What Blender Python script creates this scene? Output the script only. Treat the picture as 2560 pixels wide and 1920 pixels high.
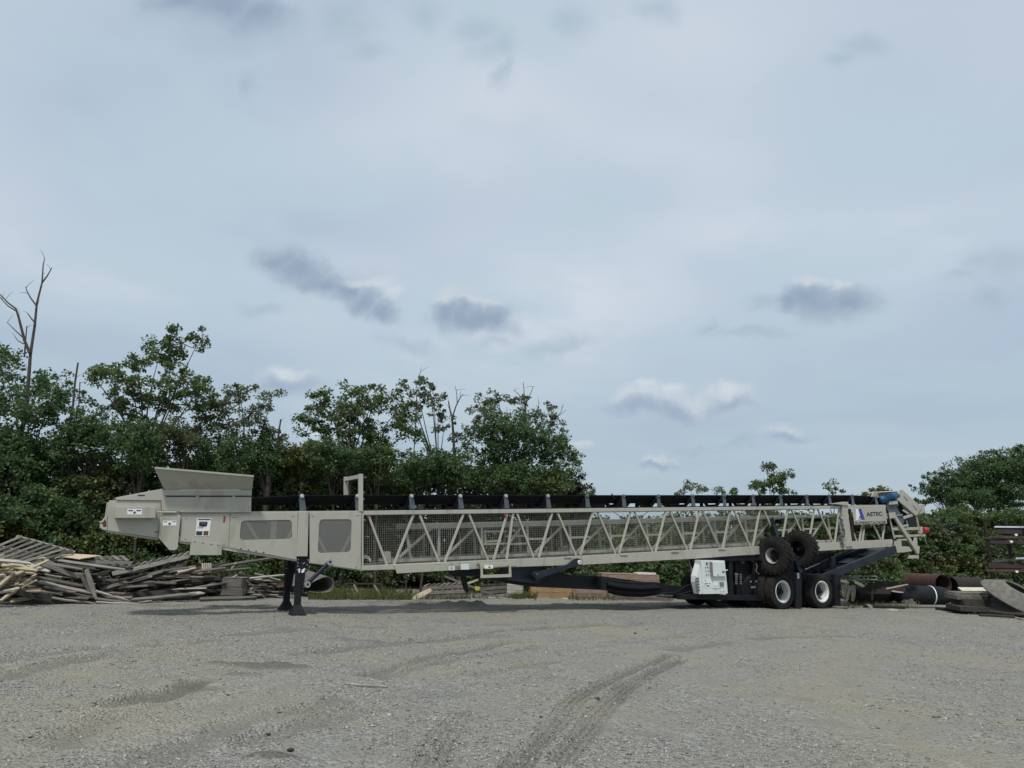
import bpy, bmesh, math, random
import numpy as np
from mathutils import Vector, Matrix

random.seed(7)
rng = np.random.default_rng(11)
S = bpy.context.scene
for o in list(bpy.data.objects):
    bpy.data.objects.remove(o)

# ------------------------------------------------------------------ camera
PITCH, ROLL, CAM_H, FPX = math.radians(12.45), math.radians(1.8), 1.6, 1849.0
vf = np.array([0, math.cos(PITCH), math.sin(PITCH)])
_u = np.array([0, -math.sin(PITCH), math.cos(PITCH)])
_r = np.array([1.0, 0, 0])
vr = _r * math.cos(ROLL) + _u * math.sin(ROLL)
vu = -_r * math.sin(ROLL) + _u * math.cos(ROLL)
CAM = np.array([0, 0, CAM_H])
cd = bpy.data.cameras.new('camera')
cam = bpy.data.objects.new('camera', cd)
S.collection.objects.link(cam)
cam.matrix_world = Matrix(((vr[0], vu[0], -vf[0], 0), (vr[1], vu[1], -vf[1], 0), (vr[2], vu[2], -vf[2], CAM_H), (0, 0, 0, 1)))
cd.sensor_width = 36.0
cd.lens = 36.0 * FPX / 2560.0
cd.clip_end = 5000
S.camera = cam

def ray(px, py):
    return vf + vr * ((px - 1280) / FPX) + vu * ((960 - py) / FPX)
def atY(px, py, Y):
    """world point seen at a photo pixel, at forward distance Y"""
    d = ray(px, py)
    return CAM + d * (Y / d[1])
def atZ(px, py, z=0.0):
    d = ray(px, py)
    return CAM + d * ((z - CAM_H) / d[2])

# ------------------------------------------------------------------ sky, sun, exposure
SUN_EL, SUN_AZ = math.radians(58), math.radians(196)      # azimuth clockwise from +Y (the view direction)
W = bpy.data.worlds.new('World'); S.world = W; W.use_nodes = True
nt = W.node_tree; N = nt.nodes; L = nt.links
N.clear()
def node(t, **k):
    n = N.new(t)
    for a, b in k.items():
        setattr(n, a, b)
    return n
def sock(n, i, v):
    if isinstance(v, bpy.types.NodeSocket):
        L.new(v, n.inputs[i])
    else:
        n.inputs[i].default_value = v
def math_n(op, a, b=None, c=None, clamp=False):
    n = node('ShaderNodeMath', operation=op, use_clamp=clamp)
    sock(n, 0, a)
    if b is not None: sock(n, 1, b)
    if c is not None: sock(n, 2, c)
    return n.outputs[0]
def smooth(v, lo, hi, a=0.0, b=1.0):
    n = node('ShaderNodeMapRange', interpolation_type='SMOOTHSTEP')
    sock(n, 0, v); sock(n, 1, lo); sock(n, 2, hi); sock(n, 3, a); sock(n, 4, b)
    return n.outputs[0]
def mixc(f, a, b):
    n = node('ShaderNodeMix', data_type='RGBA')
    sock(n, 0, f); sock(n, 6, a); sock(n, 7, b)
    return n.outputs[2]
def dotn(v, w):
    n = node('ShaderNodeVectorMath', operation='DOT_PRODUCT')
    sock(n, 0, v); sock(n, 1, tuple(w))
    return n.outputs['Value']
def lin(r, g, b):
    f = lambda c: ((c / 255 + 0.055) / 1.055) ** 2.4 if c > 10 else c / 255 / 12.92
    return (f(r), f(g), f(b), 1)
SKYS = 0.1
def skyc(r, g, b):
    c = lin(r, g, b)
    return (c[0] / SKYS, c[1] / SKYS, c[2] / SKYS, 1)
tc = node('ShaderNodeTexCoord')
D = tc.outputs['Generated']
sky = node('ShaderNodeTexSky', sky_type='NISHITA')
sky.sun_disc = False; sky.sun_elevation = SUN_EL; sky.sun_rotation = SUN_AZ
sky.air_density = 1.0; sky.dust_density = 2.5
sep = node('ShaderNodeSeparateXYZ'); L.new(D, sep.inputs[0])
up = math_n('MAXIMUM', sep.outputs[2], 0.03)
# the cloud deck is a horizontal layer: look it up where the view ray meets it
den = math_n('ADD', up, 0.10)
cx = math_n('DIVIDE', sep.outputs[0], den); cy = math_n('DIVIDE', sep.outputs[1], den)
deck = node('ShaderNodeCombineXYZ'); L.new(cx, deck.inputs[0]); L.new(cy, deck.inputs[1])
def noise(vec, scale, detail=4, rough=0.55, dist=0.0):
    n = node('ShaderNodeTexNoise')
    sock(n, 'Vector', vec)
    n.inputs['Scale'].default_value = scale; n.inputs['Detail'].default_value = detail
    n.inputs['Roughness'].default_value = rough; n.inputs['Distortion'].default_value = dist
    return n
n_big = noise(deck.outputs[0], 0.55, 2, 0.5, 0.4).outputs[0]
n_mid = noise(deck.outputs[0], 1.7, 3, 0.55).outputs[0]
n_wob = noise(D, 10.0, 5, 0.6)
veil = mixc(smooth(n_big, 0.36, 0.62), skyc(182, 199, 218), skyc(219, 228, 237))
veil = mixc(smooth(n_mid, 0.40, 0.62, 0, 0.75), veil, skyc(195, 213, 225))
# paler, greyer air towards the horizon
veil = mixc(smooth(up, 0.02, 0.40, 0.9, 0.0), veil, skyc(175, 194, 207))
col = mixc(0.12, veil, sky.outputs[0])
# single clouds: puffs laid out on the tangent chart of the +Y sky (x/y, z/y), edges frayed by noise
front = math_n('GREATER_THAN', sep.outputs[1], 0.05)
yy = math_n('MAXIMUM', sep.outputs[1], 0.05)
ch = node('ShaderNodeCombineXYZ')
L.new(math_n('DIVIDE', sep.outputs[0], yy), ch.inputs[0]); L.new(math_n('DIVIDE', sep.outputs[2], yy), ch.inputs[1])
wv = node('ShaderNodeVectorMath', operation='MULTIPLY_ADD')
L.new(n_wob.outputs['Color'], wv.inputs[0]); wv.inputs[1].default_value = (0.14, 0.085, 0.0); wv.inputs[2].default_value = (-0.07, -0.0425, 0)
cw = node('ShaderNodeVectorMath', operation='ADD'); L.new(ch.outputs[0], cw.inputs[0]); L.new(wv.outputs[0], cw.inputs[1])
def chart(px, py):
    d = ray(px, py); return np.array([d[0] / d[1], d[2] / d[1]])
def puffs(lst):
    acc = None
    for (px, py, rx, ry) in lst:
        c0 = chart(px, py); sx = abs(chart(px + rx, py)[0] - c0[0]); sy = abs(chart(px, py + ry)[1] - c0[1])
        v = node('ShaderNodeVectorMath', operation='MULTIPLY_ADD'); L.new(cw.outputs[0], v.inputs[0])
        v.inputs[1].default_value = (1 / sx, 1 / sy, 0); v.inputs[2].default_value = (-c0[0] / sx, -c0[1] / sy, 0)
        ln = node('ShaderNodeVectorMath', operation='LENGTH'); L.new(v.outputs[0], ln.inputs[0])
        acc = ln.outputs['Value'] if acc is None else math_n('MINIMUM', acc, ln.outputs['Value'])
    return acc
FAINT = [(1265, 812, 70, 34), (1210, 850, 80, 28), (1030, 850, 95, 30), (1375, 862, 120, 28), (645, 776, 100, 26), (1890, 748, 65, 34), (1770, 806, 70, 26), (1890, 824, 170, 22), (2060, 775, 120, 32),
 (1860, 1118, 70, 16), (1740, 1118, 110, 13), (735, 965, 105, 48), (2500, 640, 120, 66), (2440, 650, 90, 42), (2480, 735, 56, 40), (2390, 682, 95, 22), (620, 70, 210, 76), (860, 60, 85, 66),
 (910, 115, 70, 50), (1045, 25, 90, 60), (1180, 70, 70, 56), (1240, 110, 76, 72), (1250, 190, 40, 65), (1430, 55, 82, 62), (1670, 25, 76, 50), (2170, 115, 100, 46), (2110, 140, 70, 30), (650, 200, 40, 56), (420, 20, 130, 60),
 (830, 700, 190, 60), (1200, 790, 130, 70), (2070, 740, 180, 62), (1640, 1020, 150, 34), (1990, 1096, 100, 26), (1650, 1160, 66, 22)]
BODY = [(1560, 994, 62, 34), (1620, 990, 74, 38), (1690, 990, 64, 40), (1745, 1006, 64, 32), (1815, 1004, 70, 46), (1965, 1088, 74, 24), (1650, 1152, 50, 19), (725, 942, 88, 40), (1450, 1108, 44, 18), (780, 1075, 56, 28)]
DARK = [(700, 655, 86, 52), (750, 674, 96, 54), (800, 700, 86, 48), (855, 725, 84, 44), (910, 748, 82, 44), (965, 770, 66, 42), (1150, 772, 86, 54), (1195, 790, 70, 46), (2040, 738, 120, 46), (2130, 746, 104, 46),
 (1985, 748, 76, 36), (560, 8, 160, 62), (640, 40, 110, 50), (470, 5, 110, 40)]
BASE = [(1818, 1020, 74, 30), (1600, 1024, 120, 30), (1700, 1022, 76, 28), (1975, 1098, 82, 18), (1652, 1162, 56, 14), (732, 962, 96, 32)]
EDGE = [(885, 698, 50, 16), (940, 702, 52, 18), (978, 722, 34, 20), (1150, 738, 60, 20), (1192, 746, 40, 16), (2040, 700, 70, 14), (2112, 706, 50, 13), (1622, 972, 46, 14), (1690, 976, 36, 14), (1815, 985, 46, 18), (722, 928, 56, 14)]
for lst, c_, st, lo_, hi_ in ((FAINT, skyc(165, 184, 199), 0.58, 1.1, 0.0), (BODY, skyc(206, 216, 223), 0.7, 1.2, 0.0), (BASE, skyc(157, 173, 197), 0.8, 1.1, 0.05), (DARK, skyc(143, 161, 184), 0.82, 1.12, 0.0), (EDGE, skyc(213, 221, 226), 0.6, 1.3, 0.0)):
    m = math_n('MULTIPLY', smooth(puffs(lst), lo_, hi_, 0.0, st), front)
    col = mixc(m, col, c_)
bg = node('ShaderNodeBackground'); L.new(col, bg.inputs[0]); bg.inputs[1].default_value = SKYS
wo = node('ShaderNodeOutputWorld'); L.new(bg.outputs[0], wo.inputs[0])
W.cycles.sampling_method = 'MANUAL'; W.cycles.sample_map_resolution = 256

sl = bpy.data.lights.new('sun', 'SUN'); sl.energy = 3.0; sl.angle = math.radians(6); sl.color = (1.0, 0.965, 0.91)
so = bpy.data.objects.new('sun', sl); S.collection.objects.link(so)
sd = Vector((math.sin(SUN_AZ) * math.cos(SUN_EL), math.cos(SUN_AZ) * math.cos(SUN_EL), math.sin(SUN_EL)))
so.rotation_euler = sd.to_track_quat('Z', 'Y').to_euler()
so.location = (0, 0, 60)
S.view_settings.view_transform = 'Standard'; S.view_settings.look = 'None'
S.view_settings.exposure = 0.0; S.view_settings.gamma = 1.0
S.view_settings.use_curve_mapping = False
S.cycles.max_bounces = 6; S.cycles.transparent_max_bounces = 12
S.cycles.diffuse_bounces = 4; S.cycles.glossy_bounces = 2

# ------------------------------------------------------------------ materials
def mat(name, c1, c2=None, scale=6.0, rough=0.6, metal=0.0, bump=0.0, bscale=40.0, streak=(1, 1, 1), coords='Object', lo=0.35, hi=0.65, rnd=0.0, spec=0.4, detail=5, c3=None, s3=1.5):
    m = bpy.data.materials.new(name); m.use_nodes = True
    t = m.node_tree; n = t.nodes; l = t.links
    b = n['Principled BSDF']
    b.inputs['Roughness'].default_value = rough; b.inputs['Metallic'].default_value = metal
    b.inputs['Specular IOR Level'].default_value = spec
    c1 = (*c1, 1); c2 = (*c2, 1) if c2 else c1
    tcn = n.new('ShaderNodeTexCoord'); mp = n.new('ShaderNodeMapping')
    mp.inputs['Scale'].default_value = streak
    l.new(tcn.outputs[coords], mp.inputs[0])
    vec = mp.outputs[0]
    if rnd:
        oi = n.new('ShaderNodeObjectInfo')
        ad = n.new('ShaderNodeVectorMath'); ad.operation = 'ADD'
        sc = n.new('ShaderNodeVectorMath'); sc.operation = 'SCALE'; sc.inputs['Scale'].default_value = 37.0
        cb = n.new('ShaderNodeCombineXYZ')
        for i in range(3): l.new(oi.outputs['Random'], cb.inputs[i])
        l.new(cb.outputs[0], sc.inputs[0]); l.new(vec, ad.inputs[0]); l.new(sc.outputs[0], ad.inputs[1])
        vec = ad.outputs[0]
    nz = n.new('ShaderNodeTexNoise'); nz.inputs['Scale'].default_value = scale; nz.inputs['Detail'].default_value = detail
    l.new(vec, nz.inputs['Vector'])
    mr = n.new('ShaderNodeMapRange'); mr.inputs[1].default_value = lo; mr.inputs[2].default_value = hi
    l.new(nz.outputs[0], mr.inputs[0])
    mx = n.new('ShaderNodeMix'); mx.data_type = 'RGBA'
    mx.inputs[6].default_value = c1; mx.inputs[7].default_value = c2
    l.new(mr.outputs[0], mx.inputs[0])
    out = mx.outputs[2]
    if c3:
        n3 = n.new('ShaderNodeTexNoise'); n3.inputs['Scale'].default_value = s3; n3.inputs['Detail'].default_value = 6
        l.new(vec, n3.inputs['Vector'])
        m3 = n.new('ShaderNodeMapRange'); m3.inputs[1].default_value = 0.55; m3.inputs[2].default_value = 0.72
        l.new(n3.outputs[0], m3.inputs[0])
        x3 = n.new('ShaderNodeMix'); x3.data_type = 'RGBA'; x3.inputs[7].default_value = (*c3, 1)
        l.new(m3.outputs[0], x3.inputs[0]); l.new(out, x3.inputs[6]); out = x3.outputs[2]
    if rnd:
        hv = n.new('ShaderNodeHueSaturation')
        m2 = n.new('ShaderNodeMapRange'); m2.inputs[3].default_value = 1 - rnd; m2.inputs[4].default_value = 1 + rnd
        l.new(oi.outputs['Random'], m2.inputs[0]); l.new(m2.outputs[0], hv.inputs['Value']); l.new(out, hv.inputs['Color'])
        out = hv.outputs[0]
    l.new(out, b.inputs['Base Color'])
    if bump:
        bn = n.new('ShaderNodeTexNoise'); bn.inputs['Scale'].default_value = bscale; bn.inputs['Detail'].default_value = 4
        l.new(vec, bn.inputs['Vector'])
        bp = n.new('ShaderNodeBump'); bp.inputs['Strength'].default_value = bump; bp.inputs['Distance'].default_value = 0.02
        l.new(bn.outputs[0], bp.inputs['Height']); l.new(bp.outputs[0], b.inputs['Normal'])
    return m

def leaf_mat(name, c1, c2, c3, trans=0.35):
    m = bpy.data.materials.new(name); m.use_nodes = True
    t = m.node_tree; n = t.nodes; l = t.links
    n.remove(n['Principled BSDF'])
    out = n['Material Output']
    g = n.new('ShaderNodeNewGeometry')
    tcn = n.new('ShaderNodeTexCoord')
    nz = n.new('ShaderNodeTexNoise'); nz.inputs['Scale'].default_value = 0.9; nz.inputs['Detail'].default_value = 3
    l.new(tcn.outputs['Object'], nz.inputs['Vector'])
    mr = n.new('ShaderNodeMapRange'); mr.inputs[1].default_value = 0.36; mr.inputs[2].default_value = 0.66
    l.new(nz.outputs[0], mr.inputs[0])
    x1 = n.new('ShaderNodeMix'); x1.data_type = 'RGBA'; x1.inputs[6].default_value = (*c1, 1); x1.inputs[7].default_value = (*c2, 1)
    l.new(mr.outputs[0], x1.inputs[0])
    m2 = n.new('ShaderNodeMapRange'); m2.inputs[1].default_value = 0.45; m2.inputs[2].default_value = 1.0; m2.inputs[4].default_value = 0.8
    l.new(g.outputs['Random Per Island'], m2.inputs[0])
    x2 = n.new('ShaderNodeMix'); x2.data_type = 'RGBA'; x2.inputs[7].default_value = (*c3, 1)
    l.new(m2.outputs[0], x2.inputs[0]); l.new(x1.outputs[2], x2.inputs[6])
    df = n.new('ShaderNodeBsdfPrincipled'); df.inputs['Roughness'].default_value = 0.5; df.inputs['Specular IOR Level'].default_value = 0.25
    tr = n.new('ShaderNodeBsdfTranslucent')
    l.new(x2.outputs[2], df.inputs['Base Color']); l.new(x2.outputs[2], tr.inputs['Color'])
    ms = n.new('ShaderNodeMixShader'); ms.inputs[0].default_value = trans
    l.new(df.outputs[0], ms.inputs[1]); l.new(tr.outputs[0], ms.inputs[2]); l.new(ms.outputs[0], out.inputs[0])
    return m

BEIGE = mat('beige paint', (0.405, 0.393, 0.336), (0.38, 0.368, 0.315), 1.7, 0.42, bump=0.0, streak=(1.6, 1.6, 0.55), c3=(0.315, 0.296, 0.24), s3=2.6)
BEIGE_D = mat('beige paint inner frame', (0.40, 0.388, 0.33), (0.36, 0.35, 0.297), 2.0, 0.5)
BLACK = mat('black paint', (0.007, 0.008, 0.011), (0.011, 0.012, 0.016), 3.0, 0.55, spec=0.25)
NAVY = mat('blue black steel', (0.011, 0.016, 0.024), (0.019, 0.026, 0.036), 2.5, 0.45, spec=0.3)
RUBBER_BELT = mat('belt rubber', (0.006, 0.007, 0.010), (0.010, 0.011, 0.015), 4.0, 0.7, spec=0.2)
TYRE = mat('tyre rubber', (0.012, 0.012, 0.012), (0.024, 0.022, 0.020), 7.0, 0.85, spec=0.2)
RIM = mat('white rim paint', (0.66, 0.68, 0.66), (0.52, 0.53, 0.50), 5.0, 0.4)
GREYSTEEL = mat('idler grey steel', (0.066, 0.080, 0.095), (0.10, 0.118, 0.136), 9.0, 0.42)
GALV = mat('galvanised steel', (0.45, 0.47, 0.48), (0.36, 0.38, 0.39), 12.0, 0.35, 0.6)
WIRE = mat('guard wire', (0.30, 0.293, 0.255), (0.26, 0.253, 0.22), 8.0, 0.5)
WHITE = mat('white enamel', (0.66, 0.70, 0.69), (0.60, 0.635, 0.625), 2.5, 0.35)
LABEL = mat('white label', (0.78, 0.79, 0.80), (0.72, 0.73, 0.75), 20.0, 0.5)
RIM_G = mat('grey rim paint', (0.42, 0.43, 0.41), (0.32, 0.32, 0.30), 5.0, 0.5)  # rim paint in a darker grey
INK = mat('dark print', (0.022, 0.024, 0.032), (0.03, 0.03, 0.04), 9.0, 0.5)
GREYINK = mat('grey print', (0.16, 0.155, 0.14), (0.20, 0.19, 0.17), 9.0, 0.5)
BLUEINK = mat('blue print', (0.035, 0.05, 0.27), (0.045, 0.06, 0.30), 9.0, 0.45)
MOTOR = mat('blue motor paint', (0.010, 0.055, 0.12), (0.018, 0.075, 0.15), 6.0, 0.35)
RED = mat('red lens', (0.45, 0.03, 0.035), (0.36, 0.02, 0.025), 14.0, 0.3)
REDTAG = mat('red strap', (0.30, 0.045, 0.04), (0.24, 0.03, 0.03), 14.0, 0.6)
ROLLER = mat('rusty roller', (0.09, 0.045, 0.03), (0.14, 0.08, 0.055), 14.0, 0.7)
BROWNINK = mat('brown print', (0.15, 0.06, 0.04), (0.10, 0.05, 0.04), 14.0, 0.6)
SCREEN = mat('perforated screen', (0.26, 0.26, 0.24), (0.24, 0.24, 0.22), 30.0, 0.6)
def see_through(m, f):
    t = m.node_tree; n = t.nodes; l = t.links
    tr = n.new('ShaderNodeBsdfTransparent'); ms = n.new('ShaderNodeMixShader'); ms.inputs[0].default_value = f
    l.new(n['Principled BSDF'].outputs[0], ms.inputs[1]); l.new(tr.outputs[0], ms.inputs[2]); l.new(ms.outputs[0], n['Material Output'].inputs[0])
see_through(SCREEN, 0.6)
WOOD = mat('weathered grey wood', (0.215, 0.20, 0.172), (0.09, 0.082, 0.07), 3.0, 0.85, streak=(1.2, 14, 14), bump=0.4, bscale=10, rnd=0.45, lo=0.3, hi=0.7)
WOOD_D = mat('dark wood with gap shade', (0.050, 0.044, 0.037), (0.020, 0.018, 0.016), 3.0, 0.9, streak=(1.2, 14, 14), bump=0.4, bscale=10, rnd=0.45)  # dark wood; the shade of the heap's gaps is put into its colour
WOOD_L = mat('fresh pale wood', (0.47, 0.40, 0.275), (0.33, 0.27, 0.18), 3.0, 0.8, streak=(1.2, 14, 14), bump=0.3, bscale=10, rnd=0.22)
WOOD_B = mat('brown weathered wood', (0.17, 0.135, 0.10), (0.085, 0.068, 0.052), 3.0, 0.88, streak=(1.2, 14, 14), bump=0.4, bscale=10, rnd=0.4)
WOOD_W = mat('bleached wood', (0.40, 0.38, 0.33), (0.25, 0.237, 0.205), 3.0, 0.85, streak=(1.2, 14, 14), bump=0.3, bscale=10, rnd=0.22)
PLY = mat('plywood', (0.56, 0.46, 0.34), (0.48, 0.38, 0.27), 2.0, 0.8, rnd=0.1)
CRATE_O = mat('orange crate wood', (0.37, 0.25, 0.13), (0.26, 0.17, 0.09), 3.0, 0.8, streak=(1.2, 14, 14), bump=0.3, bscale=10, rnd=0.15)
CRATE_R = mat('reddish crate wood', (0.29, 0.215, 0.165), (0.19, 0.14, 0.11), 3.0, 0.8, streak=(1.2, 14, 14), bump=0.3, bscale=10, rnd=0.15)
RUST = mat('rusted steel', (0.066, 0.034, 0.025), (0.034, 0.020, 0.017), 6.0, 0.85, bump=0.3, bscale=30, c3=(0.078, 0.045, 0.033))
RUST_D = mat('dark rusted steel', (0.028, 0.019, 0.016), (0.018, 0.013, 0.012), 6.0, 0.8, bump=0.2, bscale=30)
CASTING = mat('dusty casting', (0.155, 0.15, 0.128), (0.10, 0.096, 0.084), 7.0, 0.85, bump=0.3, bscale=25, c3=(0.09, 0.08, 0.065))
CASTING_D = mat('dark casting', (0.055, 0.050, 0.044), (0.035, 0.032, 0.029), 7.0, 0.85, bump=0.3, bscale=25)
SHEET = mat('grey sheet steel', (0.20, 0.205, 0.20), (0.14, 0.145, 0.145), 5.0, 0.55, 0.2, c3=(0.13, 0.065, 0.035))
CANVAS = mat('dusty canvas', (0.135, 0.125, 0.105), (0.085, 0.08, 0.07), 8.0, 0.9, bump=0.3, bscale=20)
PLASTIC_D = mat('black liner', (0.011, 0.013, 0.015), (0.019, 0.021, 0.023), 4.0, 0.75, spec=0.2)
BARK = mat('bark', (0.075, 0.062, 0.052), (0.04, 0.034, 0.03), 8.0, 0.9, streak=(6, 6, 1))
DEADBARK = mat('dead bark', (0.085, 0.066, 0.058), (0.05, 0.04, 0.036), 8.0, 0.9, streak=(6, 6, 1))
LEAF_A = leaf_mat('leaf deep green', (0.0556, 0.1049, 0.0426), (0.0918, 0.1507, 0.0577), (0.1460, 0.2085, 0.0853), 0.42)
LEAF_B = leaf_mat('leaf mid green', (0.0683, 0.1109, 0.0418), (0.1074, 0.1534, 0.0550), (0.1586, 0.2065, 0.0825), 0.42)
LEAF_C = leaf_mat('leaf yellow green', (0.0732, 0.0944, 0.0286), (0.1281, 0.1357, 0.0374), (0.1586, 0.1770, 0.0605))
LEAF_D = leaf_mat('leaf grey green', (0.0854, 0.1121, 0.0572), (0.1342, 0.1593, 0.0814), (0.1830, 0.2065, 0.1100), 0.42)
LEAF_P = leaf_mat('leaf purple', (0.020, 0.014, 0.018), (0.035, 0.022, 0.026), (0.045, 0.03, 0.03))
GRASS = leaf_mat('grass', (0.075, 0.095, 0.030), (0.11, 0.13, 0.04), (0.15, 0.15, 0.06))

# ------------------------------------------------------------------ mesh helpers
COL = S.collection
def vec(p): return np.array(p, float)
def unit(v):
    v = vec(v); return v / (np.linalg.norm(v) + 1e-12)
class G:
    def __init__(s): s.v = []; s.f = []
    def add(s, vs, fs):
        k = len(s.v); s.v += [tuple(float(c) for c in p) for p in vs]; s.f += [tuple(i + k for i in f) for f in fs]; return s
    def prism3(s, near, off):
        n = len(near); off = vec(off)
        far = [vec(p) + off for p in near]
        fs = [tuple(range(n)), tuple(range(2 * n - 1, n - 1, -1))]
        fs += [(i, i + n, (i + 1) % n + n, (i + 1) % n) for i in range(n)]
        return s.add(list(near) + far, fs)
    def frame(s, c, ax, ay, az):
        c, ax, ay, az = map(vec, (c, ax, ay, az))
        vs = [c + ax * i + ay * j + az * k for i in (-1, 1) for j in (-1, 1) for k in (-1, 1)]
        return s.add(vs, [(0, 1, 3, 2), (4, 6, 7, 5), (0, 4, 5, 1), (2, 3, 7, 6), (0, 2, 6, 4), (1, 5, 7, 3)])
    def box(s, lo, hi):
        lo = vec(lo); hi = vec(hi); h = (hi - lo) / 2
        return s.frame((lo + hi) / 2, (h[0], 0, 0), (0, h[1], 0), (0, 0, h[2]))
    def bar(s, p, q, w, t, nrm=(0, -1, 0)):
        """beam p-q; t = thickness along nrm, w = width across"""
        p = vec(p); q = vec(q); d = unit(q - p); n = vec(nrm); n = unit(n - d * (n @ d)); sd_ = np.cross(d, n)
        return s.frame((p + q) / 2, (q - p) / 2, sd_ * w / 2, n * t / 2)
    def tube(s, pts, r, n=8, caps=True):
        pts = [vec(p) for p in pts]; rs = r if isinstance(r, (list, tuple)) else [r] * len(pts)
        vs = []; fs = []; prev = None
        for i, p in enumerate(pts):
            d = unit(pts[min(i + 1, len(pts) - 1)] - pts[max(i - 1, 0)])
            a = prev if prev is not None else (np.array([0, 0, 1.0]) if abs(d[2]) < 0.9 else np.array([1.0, 0, 0]))
            a = unit(a - d * (a @ d)); b = np.cross(d, a); prev = a
            for k in range(n):
                t = 2 * math.pi * k / n
                vs.append(p + (a * math.cos(t) + b * math.sin(t)) * rs[i])
        for i in range(len(pts) - 1):
            for k in range(n):
                fs.append((i * n + k, i * n + (k + 1) % n, (i + 1) * n + (k + 1) % n, (i + 1) * n + k))
        if caps:
            fs.append(tuple(range(n - 1, -1, -1))); fs.append(tuple(range((len(pts) - 1) * n, len(pts) * n)))
        return s.add(vs, fs)
    def lathe(s, prof, c, axis, n=40):
        """prof: (radius, offset along axis) pairs"""
        c = vec(c); d = unit(axis)
        a = np.array([0, 0, 1.0]) if abs(d[2]) < 0.9 else np.array([1.0, 0, 0])
        a = unit(a - d * (a @ d)); b = np.cross(d, a)
        vs = []; fs = []
        for (r, o) in prof:
            for k in range(n):
                t = 2 * math.pi * k / n
                vs.append(c + d * o + (a * math.cos(t) + b * math.sin(t)) * r)
        for i in range(len(prof) - 1):
            for k in range(n):
                fs.append((i * n + k, i * n + (k + 1) % n, (i + 1) * n + (k + 1) % n, (i + 1) * n + k))
        return s.add(vs, fs)
    def build(s, name, m, parent=None, smooth_=False, bevel=0.0, angle=None):
        me = bpy.data.meshes.new(name); me.from_pydata(s.v, [], s.f); me.materials.append(m)
        bm = bmesh.new(); bm.from_mesh(me); bmesh.ops.recalc_face_normals(bm, faces=bm.faces); bm.to_mesh(me); bm.free()
        if smooth_:
            me.polygons.foreach_set('use_smooth', [True] * len(me.polygons))
            try: me.set_sharp_from_angle(angle=math.radians(angle or 38))
            except Exception: pass
        o = bpy.data.objects.new(name, me); COL.objects.link(o)
        if parent is not None: o.parent = parent
        if bevel:
            b = o.modifiers.new('bevel', 'BEVEL'); b.width = bevel; b.segments = 2; b.limit_method = 'ANGLE'
        return o
def np_mesh(name, V, F, m, parent=None, smooth_=False):
    """V (n,3), F (m,k) arrays"""
    me = bpy.data.meshes.new(name); k = F.shape[1]
    me.vertices.add(len(V)); me.vertices.foreach_set('co', np.ascontiguousarray(V, np.float32).ravel())
    me.loops.add(F.size); me.loops.foreach_set('vertex_index', np.ascontiguousarray(F, np.int32).ravel())
    me.polygons.add(len(F)); me.polygons.foreach_set('loop_start', np.arange(0, F.size, k, dtype=np.int32))
    me.polygons.foreach_set('loop_total', np.full(len(F), k, np.int32))
    if smooth_: me.polygons.foreach_set('use_smooth', np.ones(len(F), bool))
    me.update(calc_edges=True); me.materials.append(m)
    o = bpy.data.objects.new(name, me); COL.objects.link(o)
    if parent is not None: o.parent = parent
    return o
def tag(o, label=None, cat=None, group=None, kind=None):
    if label: o['label'] = label
    if cat: o['category'] = cat
    if group: o['group'] = group
    if kind: o['kind'] = kind
    return o
def empty(name, loc, rz=0.0):
    o = bpy.data.objects.new(name, None); COL.objects.link(o)
    o.location = tuple(float(c) for c in loc); o.rotation_euler = (0, 0, rz); o.empty_display_size = 0.2
    return o

# ------------------------------------------------------------------ ground
def hash2(ix, iy, seed):
    h = (ix.astype(np.int64) * 374761393 + iy.astype(np.int64) * 668265263 + seed * 982451653) & 0xFFFFFFFF
    h = ((h ^ (h >> 13)) * 1274126177) & 0xFFFFFFFF
    return ((h ^ (h >> 16)) & 0xFFFF) / 65535.0
def vnoise(x, y, s, seed=0):
    x = np.asarray(x, float) / s; y = np.asarray(y, float) / s
    ix = np.floor(x); iy = np.floor(y); fx = x - ix; fy = y - iy
    fx = fx * fx * (3 - 2 * fx); fy = fy * fy * (3 - 2 * fy)
    a = hash2(ix, iy, seed); b = hash2(ix + 1, iy, seed); c = hash2(ix, iy + 1, seed); d = hash2(ix + 1, iy + 1, seed)
    return (a * (1 - fx) + b * fx) * (1 - fy) + (c * (1 - fx) + d * fx) * fy
def fbm(x, y, s, seed=0, o=4):
    t = 0; amp = 0.5; tot = 0
    for i in range(o):
        t = t + amp * vnoise(x, y, s / 2 ** i, seed + i); tot += amp; amp *= 0.5
    return t / tot
def path_dist(x, y, pts):
    """distance to a polyline and arc length along it"""
    best = np.full(np.shape(x), 1e9); arc = np.zeros(np.shape(x)); side = np.zeros(np.shape(x)); acc = 0
    for (a, b) in zip(pts[:-1], pts[1:]):
        a = a[:2]; b = b[:2]; d = b - a; L2 = d @ d; Ln = math.sqrt(L2)
        t = np.clip(((x - a[0]) * d[0] + (y - a[1]) * d[1]) / L2, 0, 1)
        dx = x - (a[0] + t * d[0]); dy = y - (a[1] + t * d[1]); q = np.hypot(dx, dy)
        m = q < best
        best = np.where(m, q, best); arc = np.where(m, acc + t * Ln, arc); side = np.where(m, np.sign(d[0] * dy - d[1] * dx) * q, side); acc += Ln
    return best, arc, side
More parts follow.
